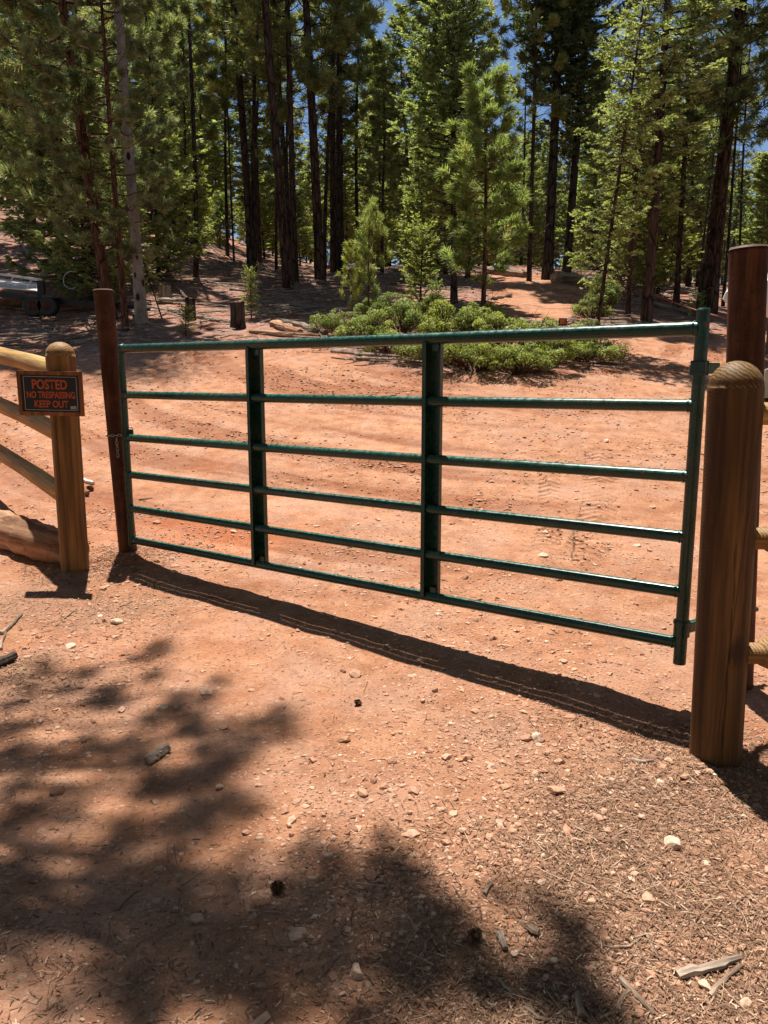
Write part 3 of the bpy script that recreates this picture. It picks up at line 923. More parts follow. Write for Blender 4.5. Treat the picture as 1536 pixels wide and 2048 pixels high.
child_world(mb.build('shackle', ZINC, None, True), pl)


# ------------------------------------------------------------------ foliage generators
def unit(v): return v / (np.linalg.norm(v, axis=-1, keepdims=True) + 1e-9)


def needles(mb, C, D, n, L, wd, spread=.9, tint=None, jit=.0):
    """n thin triangles radiating from each centre C around direction D"""
    C = np.repeat(C, n, 0); D = np.repeat(unit(D), n, 0); N = len(C)
    if N == 0: return
    r = rng.normal(0, 1, (N, 3)); d = unit(D + spread * unit(r))
    s = unit(np.cross(d, rng.normal(0, 1, (N, 3)))) * (wd * rng.uniform(.7, 1.3, (N, 1)))
    l = L * rng.uniform(.65, 1.15, (N, 1))
    B = C + rng.normal(0, 1, (N, 3)) * jit
    V = np.stack([B - s * .6, B + s * .6, B + d * l * .6 + s, B + d * l], 1)
    tt = np.repeat(tint, n) if tint is not None else rng.random(N)
    tt = np.clip(tt + rng.normal(0, .10, N), 0, 1)
    F = np.arange(N)[:, None] * 4 + np.array([[0, 1, 2, 3]])
    mb.add(V.reshape(-1, 3), F, np.repeat(tt, 4))


def leaves(mb, C, nrm, size, tint):
    N = len(C); d = unit(np.cross(nrm, rng.normal(0, 1, (N, 3)))); s = np.cross(unit(nrm), d)
    l = size * rng.uniform(.7, 1.25, (N, 1))
    V = np.stack([C - d * l * .5, C + s * l * .33, C + d * l * .5, C - s * l * .33], 1)
    mb.add(V.reshape(-1, 3), np.arange(N)[:, None] * 4 + np.array([[0, 1, 2, 3]]), np.repeat(tint, 4))


def trunk_path(H, bend, n=14):
    t = np.linspace(0, 1, n); ph = rng.random(2) * 6.28
    return np.stack([bend * np.sin(t * 3 + ph[0]) * t, bend * np.sin(t * 2.3 + ph[1]) * t, t * H], -1)


def on_path(P, z):
    return np.array([np.interp(z, P[:, 2], P[:, 0]), np.interp(z, P[:, 2], P[:, 1]), z])


def conifer(kind, H, r0, z0, spread, nbr, nl, nw, ntuft, tdens, dead=0, bend=.15, up=.15, shape=.8, tipw=.25, elem='tuft', minL=.3, gap=0.0, deadz=(.08, .5), top=1.0, bias=None, tmin=.22, tl0=.38):
    """wood and foliage of one tree. z0 crown start, spread crown radius"""
    wood = MB(); fol = MB()
    P = trunk_path(H, bend)
    rr = .72 * r0 * np.clip(1 - P[:, 2] / H, 0, 1) ** .8 + .008; rr[0] *= 1.25
    wood.tube(np.vstack([P[:1] - [0, 0, .3], P]), np.concatenate([[rr[0] * 1.1], rr]), 9, cap=False)
    C = []; D = []; T = []
    for k in range(nbr):
        f = ((k + rng.random()) / nbr); z = z0 + (H * top - z0) * f ** .92
        if gap and vnoise(np.array([z * 1.1 + r0 * 90]), np.array([H]))[0] > .5 - gap: continue
        prof = (1 - f) ** shape if f > .22 else (1 - f) ** shape * (.55 + .45 * f / .22)
        az = k * 2.39996 + rng.normal(0, .4)
        L = max(minL, spread * prof * rng.uniform(.55, 1.12))
        if bias is not None: L *= 1 + bias * math.cos(az - 4.7)
        el = rng.normal(up * (1 - .3 * f) + .35 * f, .12)
        s = on_path(P, z); d0 = np.array([math.cos(az) * math.cos(el), math.sin(az) * math.cos(el), math.sin(el)])
        n = 6; t = np.linspace(0, 1, n)
        path = s + d0 * (L * t)[:, None]; path[:, 2] += (-.10 * np.sin(t * 3.1) + tipw * t ** 2.5) * L * .6
        path[1:] += rng.normal(0, .02 * L, (n - 1, 3))
        wood.tube(path, np.linspace(max(.011 * L + .006, .008), .004, n), 4, cap=False)
        m = max(3, int(L * tdens))
        ts = rng.uniform(tmin, 1, m) ** .8; side = np.where(rng.random(m) < .5, -1, 1)
        base = np.stack([np.interp(ts, t, path[:, q]) for q in range(3)], -1)
        hd = unit(np.array([[-d0[1], d0[0], 0.0]])); ang = rng.uniform(.5, 1.1, m)
        td = unit(d0[None] * np.cos(ang)[:, None] + hd * (side * np.sin(ang))[:, None] + rng.normal(0, .18, (m, 3)))
        tl = (L * tl0 * (1.15 - ts) + .08) * rng.uniform(.5, 1.2, m)
        shade = .35 + .35 * rng.random()
        if elem == 'tuft':
            for q in np.linspace(.45, 1, 2 if L < 1 else 3):
                C.append(base + td * (tl * q)[:, None]); D.append(td + [0, 0, .35]); T.append(np.clip(shade + rng.normal(0, .16, m), 0, .9))
            C.append(path[-1:] + 0); D.append(d0[None] + [0, 0, .3]); T.append(np.array([shade + .15]))
            for b_, e_ in zip(base[::3], (base + td * tl[:, None])[::3]):
                wood.tube(np.array([b_, e_]), [.006, .003], 3, cap=False)
        else:
            stepn = max(2, int(L * .38 / (nl * .75)))
            for q in np.linspace(.05, 1, stepn):
                pts = base + td * (tl * q)[:, None]; pts[:, 2] -= .12 * tl * q * q
                for sg in (-1, 1):
                    sd = unit(np.cross(td, [[0, 0, 1.0]])) * sg
                    C.append(pts); D.append(td * .8 + sd * .9 + [0, 0, .12]); T.append(np.clip(shade + .25 * q + rng.normal(0, .12, m), 0, .92))
            ts2 = np.linspace(.25, 1, max(3, int(L / (nl * .7)))); bp = np.stack([np.interp(ts2, t, path[:, q]) for q in range(3)], -1)
            for sg in (-1, 1):
                C.append(bp); D.append(np.broadcast_to(d0 + hd[0] * sg * .9, bp.shape)); T.append(np.full(len(bp), shade))
    C = np.concatenate(C); D = np.concatenate(D); T = np.concatenate(T)
    if elem == 'tuft' and rng.random() < .9:
        dd = rng.random(len(T)) < .006; T[dd] = 1.0
    needles(fol, C, D, ntuft, nl, nw, spread=1.0 if elem == 'tuft' else .35, tint=T, jit=nl * (.15 if elem == 'tuft' else .12))
    # leader
    z = np.linspace(H * .93, H, 6); needles(fol, np.stack([on_path(P, q) for q in z]), np.tile([[0, 0, 1.0]], (6, 1)), ntuft + 6, nl, nw, 1.0, np.full(6, .6))
    for k in range(dead):
        z = H * rng.uniform(*deadz); az = rng.random() * 6.28; L = rng.uniform(.3, 1.0) * min(1.3, spread)
        s = on_path(P, z); d0 = np.array([math.cos(az), math.sin(az), rng.normal(-.15, .25)])
        t = np.linspace(0, 1, 5); path = s + d0 * (L * t)[:, None]; path[:, 2] += -.25 * L * t ** 2 + .12 * L * np.sin(t * 5); path[1:] += rng.normal(0, .03, (4, 3))
        wood.tube(path, np.linspace(.010, .003, 5), 3, cap=False, tint=.9)
        for q in range(3):
            b = path[1 + q]; e_ = b + d0 * L * .25 + rng.normal(0, .12, 3); wood.tube(np.array([b, (b + e_) / 2 + rng.normal(0, .02, 3), e_]), [.005, .004, .002], 3, cap=False, tint=.9)
    return wood, fol


PROTO = {}


def proto(name, make, barkm, leafm, n=1):
    PROTO[name] = []
    for k in range(n):
        wd, fo, H = make(k)
        PROTO[name].append((mesh_data('trunk', wd, barkm, True), mesh_data('crown', fo, leafm, False), H))


def mk(**kw):
    def f(k):
        a = {q: (v[k % len(v)] if isinstance(v, list) else v) for q, v in kw.items()}
        w_, f_ = conifer(**a); return w_, f_, a['H']
    return f


# near and middle-distance trees
proto('young_pine', mk(kind='p', H=4.6, r0=.055, z0=.75, spread=1.10, nbr=50, nl=.155, nw=.0085, ntuft=44, tdens=7.5, tmin=.35, tl0=.26, shape=.62, up=.35, tipw=.5, bend=.05, dead=6, deadz=(.06, .25)), BARKR, PINEB, 1)
proto('pine_sapling', mk(kind='p', H=1.9, r0=.025, z0=.35, spread=.66, nbr=22, nl=.14, nw=.008, ntuft=26, tdens=6, tmin=.35, tl0=.26, shape=.6, up=.5, tipw=.6, bend=.05, dead=2), BARKR, PINEB, 2)
proto('fir_sapling', mk(kind='f', H=1.7, r0=.018, z0=.18, spread=.52, nbr=56, nl=.055, nw=.011, ntuft=2, tdens=13, elem='spray', shape=.75, up=.35, tipw=.2, bend=.04), BARKD, LIME, 2)
proto('leaning_pine', mk(kind='p', H=12, r0=.15, z0=1.6, spread=2.5, nbr=78, nl=.19, nw=.010, ntuft=36, tdens=5.5, tmin=.35, tl0=.24, shape=.45, up=.05, tipw=.4, bend=.15, dead=22, deadz=(.05, .4), gap=.08), BARKR, PINEG, 1)
proto('spruce', mk(kind='f', H=[7, 6], r0=.08, z0=.25, spread=1.9, nbr=190, nl=.085, nw=.017, ntuft=2, tdens=11, elem='spray', shape=.85, up=-.05, tipw=.35, bend=.08, dead=10, deadz=(.02, .3)), BARKD, FIR, 2)
proto('tall_pine', mk(kind='p', H=[17, 18.5, 16], r0=.17, z0=[4.6, 5.6, 3.4], spread=[1.9, 1.6, 2.1], nbr=[80, 70, 92], nl=.22, nw=.014, ntuft=24, tdens=5, tmin=.3, tl0=.28, shape=.42, up=.1, tipw=.35, bend=.25, dead=70, deadz=(.08, .5), gap=.10), BARK, PINE, 3)
proto('thin_fir', mk(kind='f', H=[11, 10], r0=.12, z0=[1.9, 2.6], spread=[1.35, 1.15], nbr=[170, 150], nl=.10, nw=.018, ntuft=2, tdens=7.5, elem='spray', shape=.5, up=-.12, tipw=.25, bend=.15, dead=110, deadz=(.05, .6), gap=.16, minL=.2), BARK, FIR, 2)
proto('slender_pine', mk(kind='p', H=[13, 12], r0=.075, z0=[6.5, 5.2], spread=[.9, 1.1], nbr=[40, 46], nl=.20, nw=.014, ntuft=20, tdens=6, shape=.5, up=.1, tipw=.35, bend=.3, dead=60, deadz=(.06, .55), tmin=.3, tl0=.28), BARKD, PINE, 2)
proto('tall_fir', mk(kind='f', H=[15, 17, 13], r0=.15, z0=[2.6, 4.0, 1.8], spread=[1.9, 1.7, 2.1], nbr=[260, 260, 250], nl=.14, nw=.028, ntuft=2, tdens=7.5, elem='spray', shape=.55, up=-.05, tipw=.3, bend=.15, dead=55, deadz=(.04, .35), gap=.06), BARKD, FIR, 3)
proto('dense_fir', mk(kind='f', H=[15, 16], r0=.15, z0=[4.2, 3.4], spread=[1.55, 1.4], nbr=360, nl=.14, nw=.028, ntuft=2, tdens=8.5, elem='spray', shape=.4, up=.25, tipw=.3, bend=.1, dead=45, deadz=(.04, .3)), BARKD, DARKF, 2)
proto('pale_fir', mk(kind='f', H=9.5, r0=.10, z0=2.0, spread=1.9, nbr=260, nl=.10, nw=.020, ntuft=2, tdens=9, elem='spray', shape=.75, up=.1, tipw=.35, bend=.08, dead=20, deadz=(.05, .3)), BARKD, FIR, 1)
proto('twiggy_tree', mk(kind='f', H=7.6, r0=.075, z0=1.3, spread=1.3, nbr=95, nl=.085, nw=.017, ntuft=2, tdens=9, elem='spray', shape=.6, up=-.1, tipw=.2, bend=.12, dead=110, deadz=(.10, .62), gap=.12), BARK, FIR, 1)
proto('far_pine', mk(kind='p', H=[17, 15, 18], r0=.16, z0=[3.5, 2.0, 5.5], spread=[1.9, 2.1, 1.8], nbr=[100, 105, 95], nl=.32, nw=.042, ntuft=8, tdens=4.6, shape=.45, up=.1, tipw=.3, bend=.3, dead=14, deadz=(.05, .5), gap=.05), BARK, PINE, 3)
proto('far_fir', mk(kind='f', H=[15, 13, 17], r0=.15, z0=[1.0, .6, 2.5], spread=[1.8, 2.1, 1.75], nbr=[160, 160, 160], nl=.26, nw=.058, ntuft=2, tdens=5.2, elem='spray', shape=.6, up=0, tipw=.3, bend=.2, dead=10, deadz=(.03, .3)), BARKD, FIR, 3)
proto('understory_fir', mk(kind='f', H=[3.2, 2.4], r0=.035, z0=.2, spread=[1.0, .9], nbr=80, nl=.12, nw=.028, ntuft=2, tdens=9, elem='spray', shape=.7, up=.1, tipw=.3, bend=.08), BARKD, LIME, 2)


def mk_aspen(k):
    wood = MB(); fol = MB(); H = 13
    P = trunk_path(H, .18); rr = .125 * (1 - P[:, 2] / H) ** .7 + .01; rr[0] *= 1.2
    wood.tube(np.vstack([P[:1] - [0, 0, .3], P]), np.concatenate([[rr[0]], rr]), 14, cap=False)
    C = []
    for q in range(45):
        z = rng.uniform(6.5, 12.8); az = rng.random() * 6.28; L = rng.uniform(.5, 1.7) * (1 - (z - 6.5) / 9)
        s = on_path(P, z); e_ = s + np.array([math.cos(az) * L, math.sin(az) * L, L * .7])
        wood.tube(np.array([s, (s + e_) / 2 + [0, 0, .1], e_]), [.02, .012, .005], 4, cap=False)
        C.append(e_ + rng.normal(0, .28, (110, 3))); C.append((s + e_) / 2 + rng.normal(0, .22, (40, 3)))
    C = np.concatenate(C); leaves(fol, C, rng.normal(0, 1, C.shape) + [0, 0, .6], .06, rng.random(len(C)))
    return wood, fol, H


proto('aspen', mk_aspen, ASPEN, ASPL, 1)


def plant(kind, var, base, H=None, lean=0.0, leany=0.0, tw=1.0, rz=None, name=None, label='', cat='tree', group=None, sxy=1.0):
    tm, cm, h0 = PROTO[kind][var % len(PROTO[kind])]
    base = np.array(base, float)
    e = empty(name or 'pine_tree', base - np.array([0, 0, .03]))
    s = (H / h0) if H else 1.0
    rz = random.random() * 6.28 if rz is None else rz
    e.rotation_euler = (Matrix.Rotation(lean, 3, 'Y') @ Matrix.Rotation(leany, 3, 'X') @ Matrix.Rotation(rz, 3, 'Z')).to_euler()
    e.scale = (s * sxy, s * sxy, s)
    t = bpy.data.objects.new('trunk', tm); col.objects.link(t); t.parent = e
    c = bpy.data.objects.new('crown', cm); col.objects.link(c); c.parent = e
    if tw != 1.0: t.scale = (tw, tw, 1)
    tag(e, label, cat, group)
    return e


# ---- placed trees: (kind, var, px, py, height, lean, trunk factor, name, label)
SPEC = [
    ('leaning_pine', 0, 222, 640, 12.5, -.085, .95, 'pine_tree', 'leaning red-barked pine rising behind the rusty latch pole'),
    ('aspen', 0, 284, 650, 13, -.012, .78, 'aspen_tree', 'white-barked aspen with black knots beside the leaning pine'),
    ('leaning_pine', 0, 252, 662, 8.2, -.02, .75, 'pine_tree', 'slim dark pine just left of the white aspen'),
    ('spruce', 0, 128, 574, 7.0, 0, 1, 'spruce_tree', 'bushy dark spruce with low boughs behind the trailer'),
    ('spruce', 1, 182, 610, 4.6, .03, .8, 'spruce_tree', 'shorter spruce bushing out at the foot of the leaning pine'),
    ('leaning_pine', 0, 70, 500, 11, .0, 1.0, 'pine_tree', 'dense needled pine growing on the slope above the trailer'),
    ('leaning_pine', 0, 128, 560, 12, -.04, .8, 'pine_tree', 'dark-trunked pine between the trailer and the leaning pine'),
    ('spruce', 1, 318, 560, 5.0, 0, 1, 'spruce_tree', 'shaded spruce with drooping boughs right of the aspen'),
    ('twiggy_tree', 0, 325, 638, 3.2, -.28, .7, 'young_tree', 'thin crooked young tree bending towards the aspen'),
    ('tall_pine', 2, 372, 505, 13, .03, .5, 'pine_tree', 'thin straight pine above the broken leaning stump'),
    ('tall_fir', 0, 335, 480, 13, 0, .7, 'fir_tree', 'green fir standing deep in the woods right of the aspen'),
    ('tall_fir', 2, 408, 470, 12, 0, .8, 'fir_tree', 'feathery bright fir rising over the shaded hillside'),
    ('tall_pine', 0, 468, 522, 12, -.01, .38, 'pine_tree', 'pencil-thin dark pine left of the paired big trunks'),
    ('tall_pine', 0, 504, 536, 18, -.03, 1.0, 'pine_tree', 'big dark pine, left one of the paired trunks'),
    ('tall_pine', 1, 520, 530, 17, -.005, .6, 'pine_tree', 'narrower dark pine hugging the left big trunk'),
    ('tall_pine', 1, 577, 578, 18, -.055, .95, 'pine_tree', 'tall pine leaning left with a root flare in deep shade'),
    ('tall_pine', 0, 590, 566, 17, .0, .7, 'pine_tree', 'upright pine crossing in front of the left-leaning trunk'),
    ('tall_pine', 2, 641, 562, 17.5, -.032, .95, 'pine_tree', 'tall bare-trunked pine above the patch of small dark firs'),
    ('tall_pine', 0, 668, 548, 17, -.01, .85, 'pine_tree', 'broad-trunked pine of the pair behind the pine saplings'),
    ('tall_pine', 2, 683, 545, 16, .0, .55, 'pine_tree', 'slender pine tight against the broad-trunked pine'),
    ('tall_fir', 1, 745, 520, 15, 0, .9, 'fir_tree', 'dark fir with dead lower boughs left of the pale fir'),
    ('tall_pine', 1, 800, 505, 17, -.01, .8, 'pine_tree', 'dark pine seen through the gap behind the lime sapling'),
    ('dense_fir', 1, 838, 500, 13, .0, .9, 'fir_tree', 'dark fir tucked behind the pale yellow-green fir'),
    ('pale_fir', 0, 908, 606, 8.0, -.02, 1.1, 'fir_tree', 'pale yellow-green fir just left of the young ponderosa'),
    ('young_pine', 0, 965, 655, 4.25, .0, 1.0, 'pine_tree', 'young bright long-needled pine in the middle of the clearing'),
    ('pine_sapling', 0, 738, 640, 1.85, -.02, 1.0, 'pine_sapling', 'thin-stemmed pine sapling among the shrubs, taller of two'),
    ('pine_sapling', 1, 706, 645, 1.25, -.04, 1.0, 'pine_sapling', 'short yellowish pine sapling at the left of the shrubs'),
    ('fir_sapling', 0, 842, 642, 1.75, .0, 1.0, 'fir_sapling', 'lime green fir sapling standing alone above the shrubs'),
    ('fir_sapling', 1, 870, 652, .8, .0, 1.0, 'fir_sapling', 'tiny lime fir sapling below the young fir'),
    ('understory_fir', 1, 768, 512, 2.2, 0, 1, 'fir_sapling', 'yellow-green sapling top showing over the pine sapling'),
    ('understory_fir', 0, 806, 522, 1.9, 0, 1, 'fir_sapling', 'feathery sapling between the two lit fir saplings'),
    ('tall_pine', 0, 1058, 562, 13, -.005, .62, 'pine_tree', 'straight slim pine at the top of the dirt path'),
    ('dense_fir', 0, 1094, 560, 16, .01, 1.15, 'fir_tree', 'tall narrow dark fir, left one of the columnar pair'),
    ('dense_fir', 1, 1132, 562, 15, .035, 1.1, 'fir_tree', 'tall narrow dark fir, right one of the columnar pair'),
    ('tall_fir', 1, 862, 545, 15, .0, .8, 'fir_tree', 'dense dark fir behind the left side of the pale fir'),
    ('twiggy_tree', 0, 1188, 704, 6.6, .09, .8, 'fir_tree', 'leaning thin fir with grey dead twigs by the shrubs'),
    ('thin_fir', 0, 1292, 645, 11.5, .018, 1.05, 'fir_tree', 'straight brown-trunked fir in front of the rope'),
    ('thin_fir', 1, 1255, 632, 7.4, .0, .8, 'fir_tree', 'shorter dark-trunked fir left of the brown-trunked fir'),
    ('thin_fir', 1, 1352, 615, 9.0, .01, .85, 'fir_tree', 'slim fir between the brown-trunked fir and the twin trunks'),
    ('tall_pine', 2, 1406, 622, 16.0, .05, 1.15, 'pine_tree', 'massive black-trunked pine at the rope, left twin trunk'),
    ('tall_pine', 0, 1424, 628, 14.0, .028, 1.0, 'pine_tree', 'brown pine trunk pressed against the black twin trunk'),
    ('pale_fir', 0, 1575, 640, 6.0, .0, 1.0, 'fir_tree', 'broad green fir cut off behind the thick steel pole'),
    ('tall_fir', 2, 1700, 640, 11, .0, 1.0, 'fir_tree', 'large fir beyond the fence rails past the steel pole'),
    ('spruce', 0, -160, 600, 7.0, .0, 1.0, 'spruce_tree', 'spruce beyond the trailer outside the clearing'),
]
for (kind, var, px, py, H, lean, tw, nm, lab) in SPEC:
    plant(kind, var, hit(px, py), H, lean, random.uniform(-.01, .01), tw, None, nm, lab, 'sapling' if 'sapling' in nm else 'tree', 'trees at the edge of the clearing', sxy={'young_pine': 1.18, 'pine_sapling': .72, 'twiggy_tree': .78}.get(kind, 1.0))

# ---- background forest
placed = [hit(s[2], s[3])[:2] for s in SPEC]
bgk = [('far_pine', 'pine_tree', 'distant pine packed among the trees of the dark woods'), ('far_fir', 'fir_tree', 'distant bushy fir packed among the trees of the dark woods')]
cnt = 0; tries = 0
while cnt < 225 and tries < 14000:
    tries += 1
    Y = 23.5 + 56 * random.random() ** 1.5; u = random.uniform(-.68, .68); X = u * (Y + 2)
    if 975 < 768 + FPX * X / Y < 1200 and Y < 27: continue
    if 768 + FPX * X / Y < 560 and Y < 29: continue
    if 768 + FPX * X / Y < 70 and Y < 36: continue
    if any((X - p[0]) ** 2 + (Y - p[1]) ** 2 < (1.7 if Y < 45 else 2.3) ** 2 for p in placed): continue
    placed.append(np.array([X, Y])); cnt += 1
    z = float(gh(X, Y)); k = 1 if random.random() < .62 else 0
    H = random.uniform(4.5, 9) if random.random() < .74 else random.uniform(9, 14.5)
    lim = 99.0
    if u > .10:   # open sky over the right-hand part
        px = 768 + FPX * X / Y
        el = .37
        if 955 < px < 1045 : el = .29
        if 1195 < px < 1250: el = .32
        if px > 1385: el = .27
        lim = CZ + el * Y - z
    H = min(H, lim)
    if H < 3: continue
    plant(bgk[k][0], random.randrange(3), (X, Y, z), H, random.gauss(0, .015), random.gauss(0, .015), random.uniform(.8, 1.25), None, bgk[k][1], bgk[k][2], 'tree', 'distant pines in the woods' if k == 0 else 'distant firs in the woods', sxy=random.uniform(.95, 1.2) if H > 9 else 1.45)
cnt = 0
while cnt < 60:
    Y = random.uniform(36, 70); X = random.uniform(-.62, .62) * Y; cnt += 1
    plant('far_fir', cnt, (X, Y, float(gh(X, Y))), random.uniform(3.5, 6.0), 0, 0, .8, None, 'fir_tree', 'low distant fir filling the gaps between far trunks', 'tree', 'low distant firs between the far trunks', sxy=1.7)
cnt = 0; tries = 0
while cnt < 32 and tries < 3000:
    tries += 1
    Y = random.uniform(19, 31); X = random.uniform(-.42, .47) * Y; px = 768 + FPX * X / Y
    if 930 < px < 1200 and Y < 26: continue
    if 690 < px < 930 and Y < 22: continue
    if any((X - p[0]) ** 2 + (Y - p[1]) ** 2 < .7 for p in placed): continue
    placed.append(np.array([X, Y])); cnt += 1
    plant('slender_pine', cnt, (X, Y, float(gh(X, Y))), random.uniform(7, 9) if px > 1180 or 940 < px < 1060 else random.uniform(9, 13), random.gauss(0, .035), random.gauss(0, .02), random.uniform(.8, 1.3), None, 'pine_tree', 'slender bare-poled pine standing among the bigger trunks', 'tree', 'slender pines among the bigger trunks')
cnt = 0; tries = 0; up_ = []
while cnt < 80 and tries < 4000:
    tries += 1
    Y = 20 + 24 * random.random(); u = random.uniform(-.6, .6); X = u * Y; px = 768 + FPX * X / Y
    if 960 < px < 1200 and Y < 28: continue
    if any((X - p[0]) ** 2 + (Y - p[1]) ** 2 < .5 for p in placed) or (u < -.1 and Y < 25): continue
    if any((X - p[0]) ** 2 + (Y - p[1]) ** 2 < .8 for p in up_): continue
    up_.append((X, Y)); cnt += 1
    plant('understory_fir', cnt, (X, Y, float(gh(X, Y))), random.uniform(1.2, 3.6), random.gauss(0, .03), 0, 1, None, 'fir_sapling', 'small bright fir sapling growing between the trunks of the woods', 'sapling', 'saplings between the trunks of the woods')


# ------------------------------------------------------------------ the pine whose boughs shade the foreground
def overhead_pine():
    base = np.array([-3.9, 4.6]); z = float(gh(*base))
    wood = MB(); fol = MB(); H = 14.0
    P = trunk_path(H, .15); rr = .19 * (1 - P[:, 2] / H) ** .75 + .012; rr[0] *= 1.2
    wood.tube(np.vstack([P[:1] - [0, 0, .3], P]), np.concatenate([[rr[0]], rr]), 14, cap=False)
    org = np.array([base[0], base[1], z])
    blobs = [(310, 1315, 60, 9, .25), (220, 1372, 55, 14, .5), (395, 1380, 34, 12, .5), (185, 1425, 40, 12, .5), (75, 1352, 60, 14, .6), (20, 1440, 45, 25, .8), (365, 1437, 28, 10, .5), (480, 1452, 38, 18, .8), (545, 1442, 34, 10, .6),
             (300, 1497, 80, 24, 1), (150, 1522, 80, 14, .8), (30, 1512, 50, 26, .9), (425, 1490, 55, 18, .8), (340, 1560, 85, 20, 1), (280, 1590, 45, 24, .9), (415, 1530, 38, 16, .9), (20, 1610, 60, 38, 1), (165, 1652, 95, 13, 1), (325, 1668, 50, 20, .8), (450, 1622, 55, 24, .9), (365, 1632, 30, 14, .7),
             (40, 1730, 75, 45, 1.2), (250, 1710, 70, 25, .8), (275, 1765, 55, 40, 1), (100, 1850, 150, 60, 1.6), (225, 1810, 75, 45, 1), (240, 1890, 65, 45, 1.1), (470, 1782, 48, 24, .7), (450, 1850, 46, 32, .9), (400, 1905, 46, 42, 1), (590, 1762, 55, 18, .6), (650, 1792, 55, 18, .7), (725, 1782, 75, 34, 1), (760, 1835, 55, 26, .8),
             (640, 1900, 36, 44, .8), (535, 1962, 56, 24, .8), (375, 1955, 75, 32, 1), (150, 2010, 170, 34, 1.4), (500, 2022, 90, 24, .8), (820, 1800, 70, 45, 1), (830, 1880, 80, 50, 1.1), (780, 1950, 60, 30, .9), (920, 1950, 50, 18, .6), (1108, 1885, 34, 34, 1), (1085, 1940, 34, 24, .8), (1040, 1978, 90, 20, .9), (1150, 2005, 65, 26, .9), (700, 2030, 90, 24, .8)]
    C = []; D = []
    ts = np.array(to_sun) / to_sun.z
    for (px, py, rx, ry, dn) in blobs:
        g = hit(px, py); gx = hit(px + rx, py); gy = hit(px, py - ry)
        sx = abs(gx[0] - g[0]) * .62; sy = max(abs(gy[1] - g[1]) * .62, .035)
        h = random.uniform(7.2, 9.8)
        c = np.array([g[0], g[1], g[2]]) + ts * h - org
        n = max(5, int(dn * 8 + dn * 400 * sx * sy))
        kc = 6; sub = rng.normal(0, 1, (kc, 3)) * [sx * 1.05, sy * 1.05, .25]
        pts = c + sub[rng.integers(0, kc, n)] + rng.normal(0, 1, (n, 3)) * [min(sx * .45, .085), min(sy * .6, .075), .10]
        # limb from the trunk out to the clump
        zs = np.clip(c[2] - rng.uniform(.3, 1.1), 3.2, 12.6); s = on_path(P, zs)
        t = np.linspace(0, 1, 6)[:, None]; q = s + (c - s) * t; q[:, 2] += .25 * np.sin(t[:, 0] * 3.1)
        wood.tube(q, np.linspace(.028, .008, 6), 5, cap=False)
        for p_ in pts[::2]: wood.tube(np.array([q[4 if rng.random() < .5 else 5], p_]), [.006, .003], 3, cap=False)
        C.append(pts); D.append(unit(pts - s) + [0, 0, .3])
    # boughs on the far sides of the crown, outside the shaded patch
    for k in range(46):
        zz = rng.uniform(8.0, 13.8); az = rng.uniform(math.pi * .75, math.pi * 1.45); L = rng.uniform(.8, 2.2) * (1 - (zz - 7) / 8)
        s = on_path(P, zz); c = s + np.array([math.cos(az) * L, math.sin(az) * L, .2])
        wood.tube(np.array([s, (s + c) / 2, c]), [.025, .015, .006], 4, cap=False)
        pts = c + rng.normal(0, .22, (14, 3)); C.append(pts); D.append(unit(pts - s) + [0, 0, .3])
    C = np.concatenate(C); D = np.concatenate(D)
    needles(fol, C, D, 38, .15, .0048, 1.1, np.clip(rng.normal(.5, .2, len(C)), 0, .92), .01)
    e = empty('pine_tree', org); tag(e, 'pine outside the view whose boughs shade the foreground dirt', 'tree')
    wood.build('trunk', BARKR, e, True); fol.build('crown', PINE, e)


overhead_pine()
for k, (x, y, h) in enumerate([(-3.2, -1.6, 12), (-1.2, -3.0, 13), (1.6, -2.6, 12), (3.4, -1.0, 12), (4.6, 1.2, 13), (-5.2, 1.0, 13), (0.2, -5.2, 14), (-3.4, -4.8, 13), (3.2, -4.6, 14), (5.8, -2.4, 13), (-6.2, -2.2, 13), (6.6, 3.6, 13), (-7.0, 4.4, 14), (1.5, -7.5, 14), (-1.8, -7.6, 14), (8.5, .5, 13), (-8.8, 1.2, 13), (9.2, 6.4, 14), (-9.6, 7.5, 14), (5.6, -6.6, 14), (-6.0, -6.4, 14)]):
    plant('tall_fir', k, (x, y, float(gh(x, y))), h, 0, 0, 1, None, 'fir_tree', 'unseen fir added around the viewer to hold back sky light', 'tree', 'unseen firs added to hold back sky light', sxy=1.1)  # out-of-view firs added to block sky fill on the ground

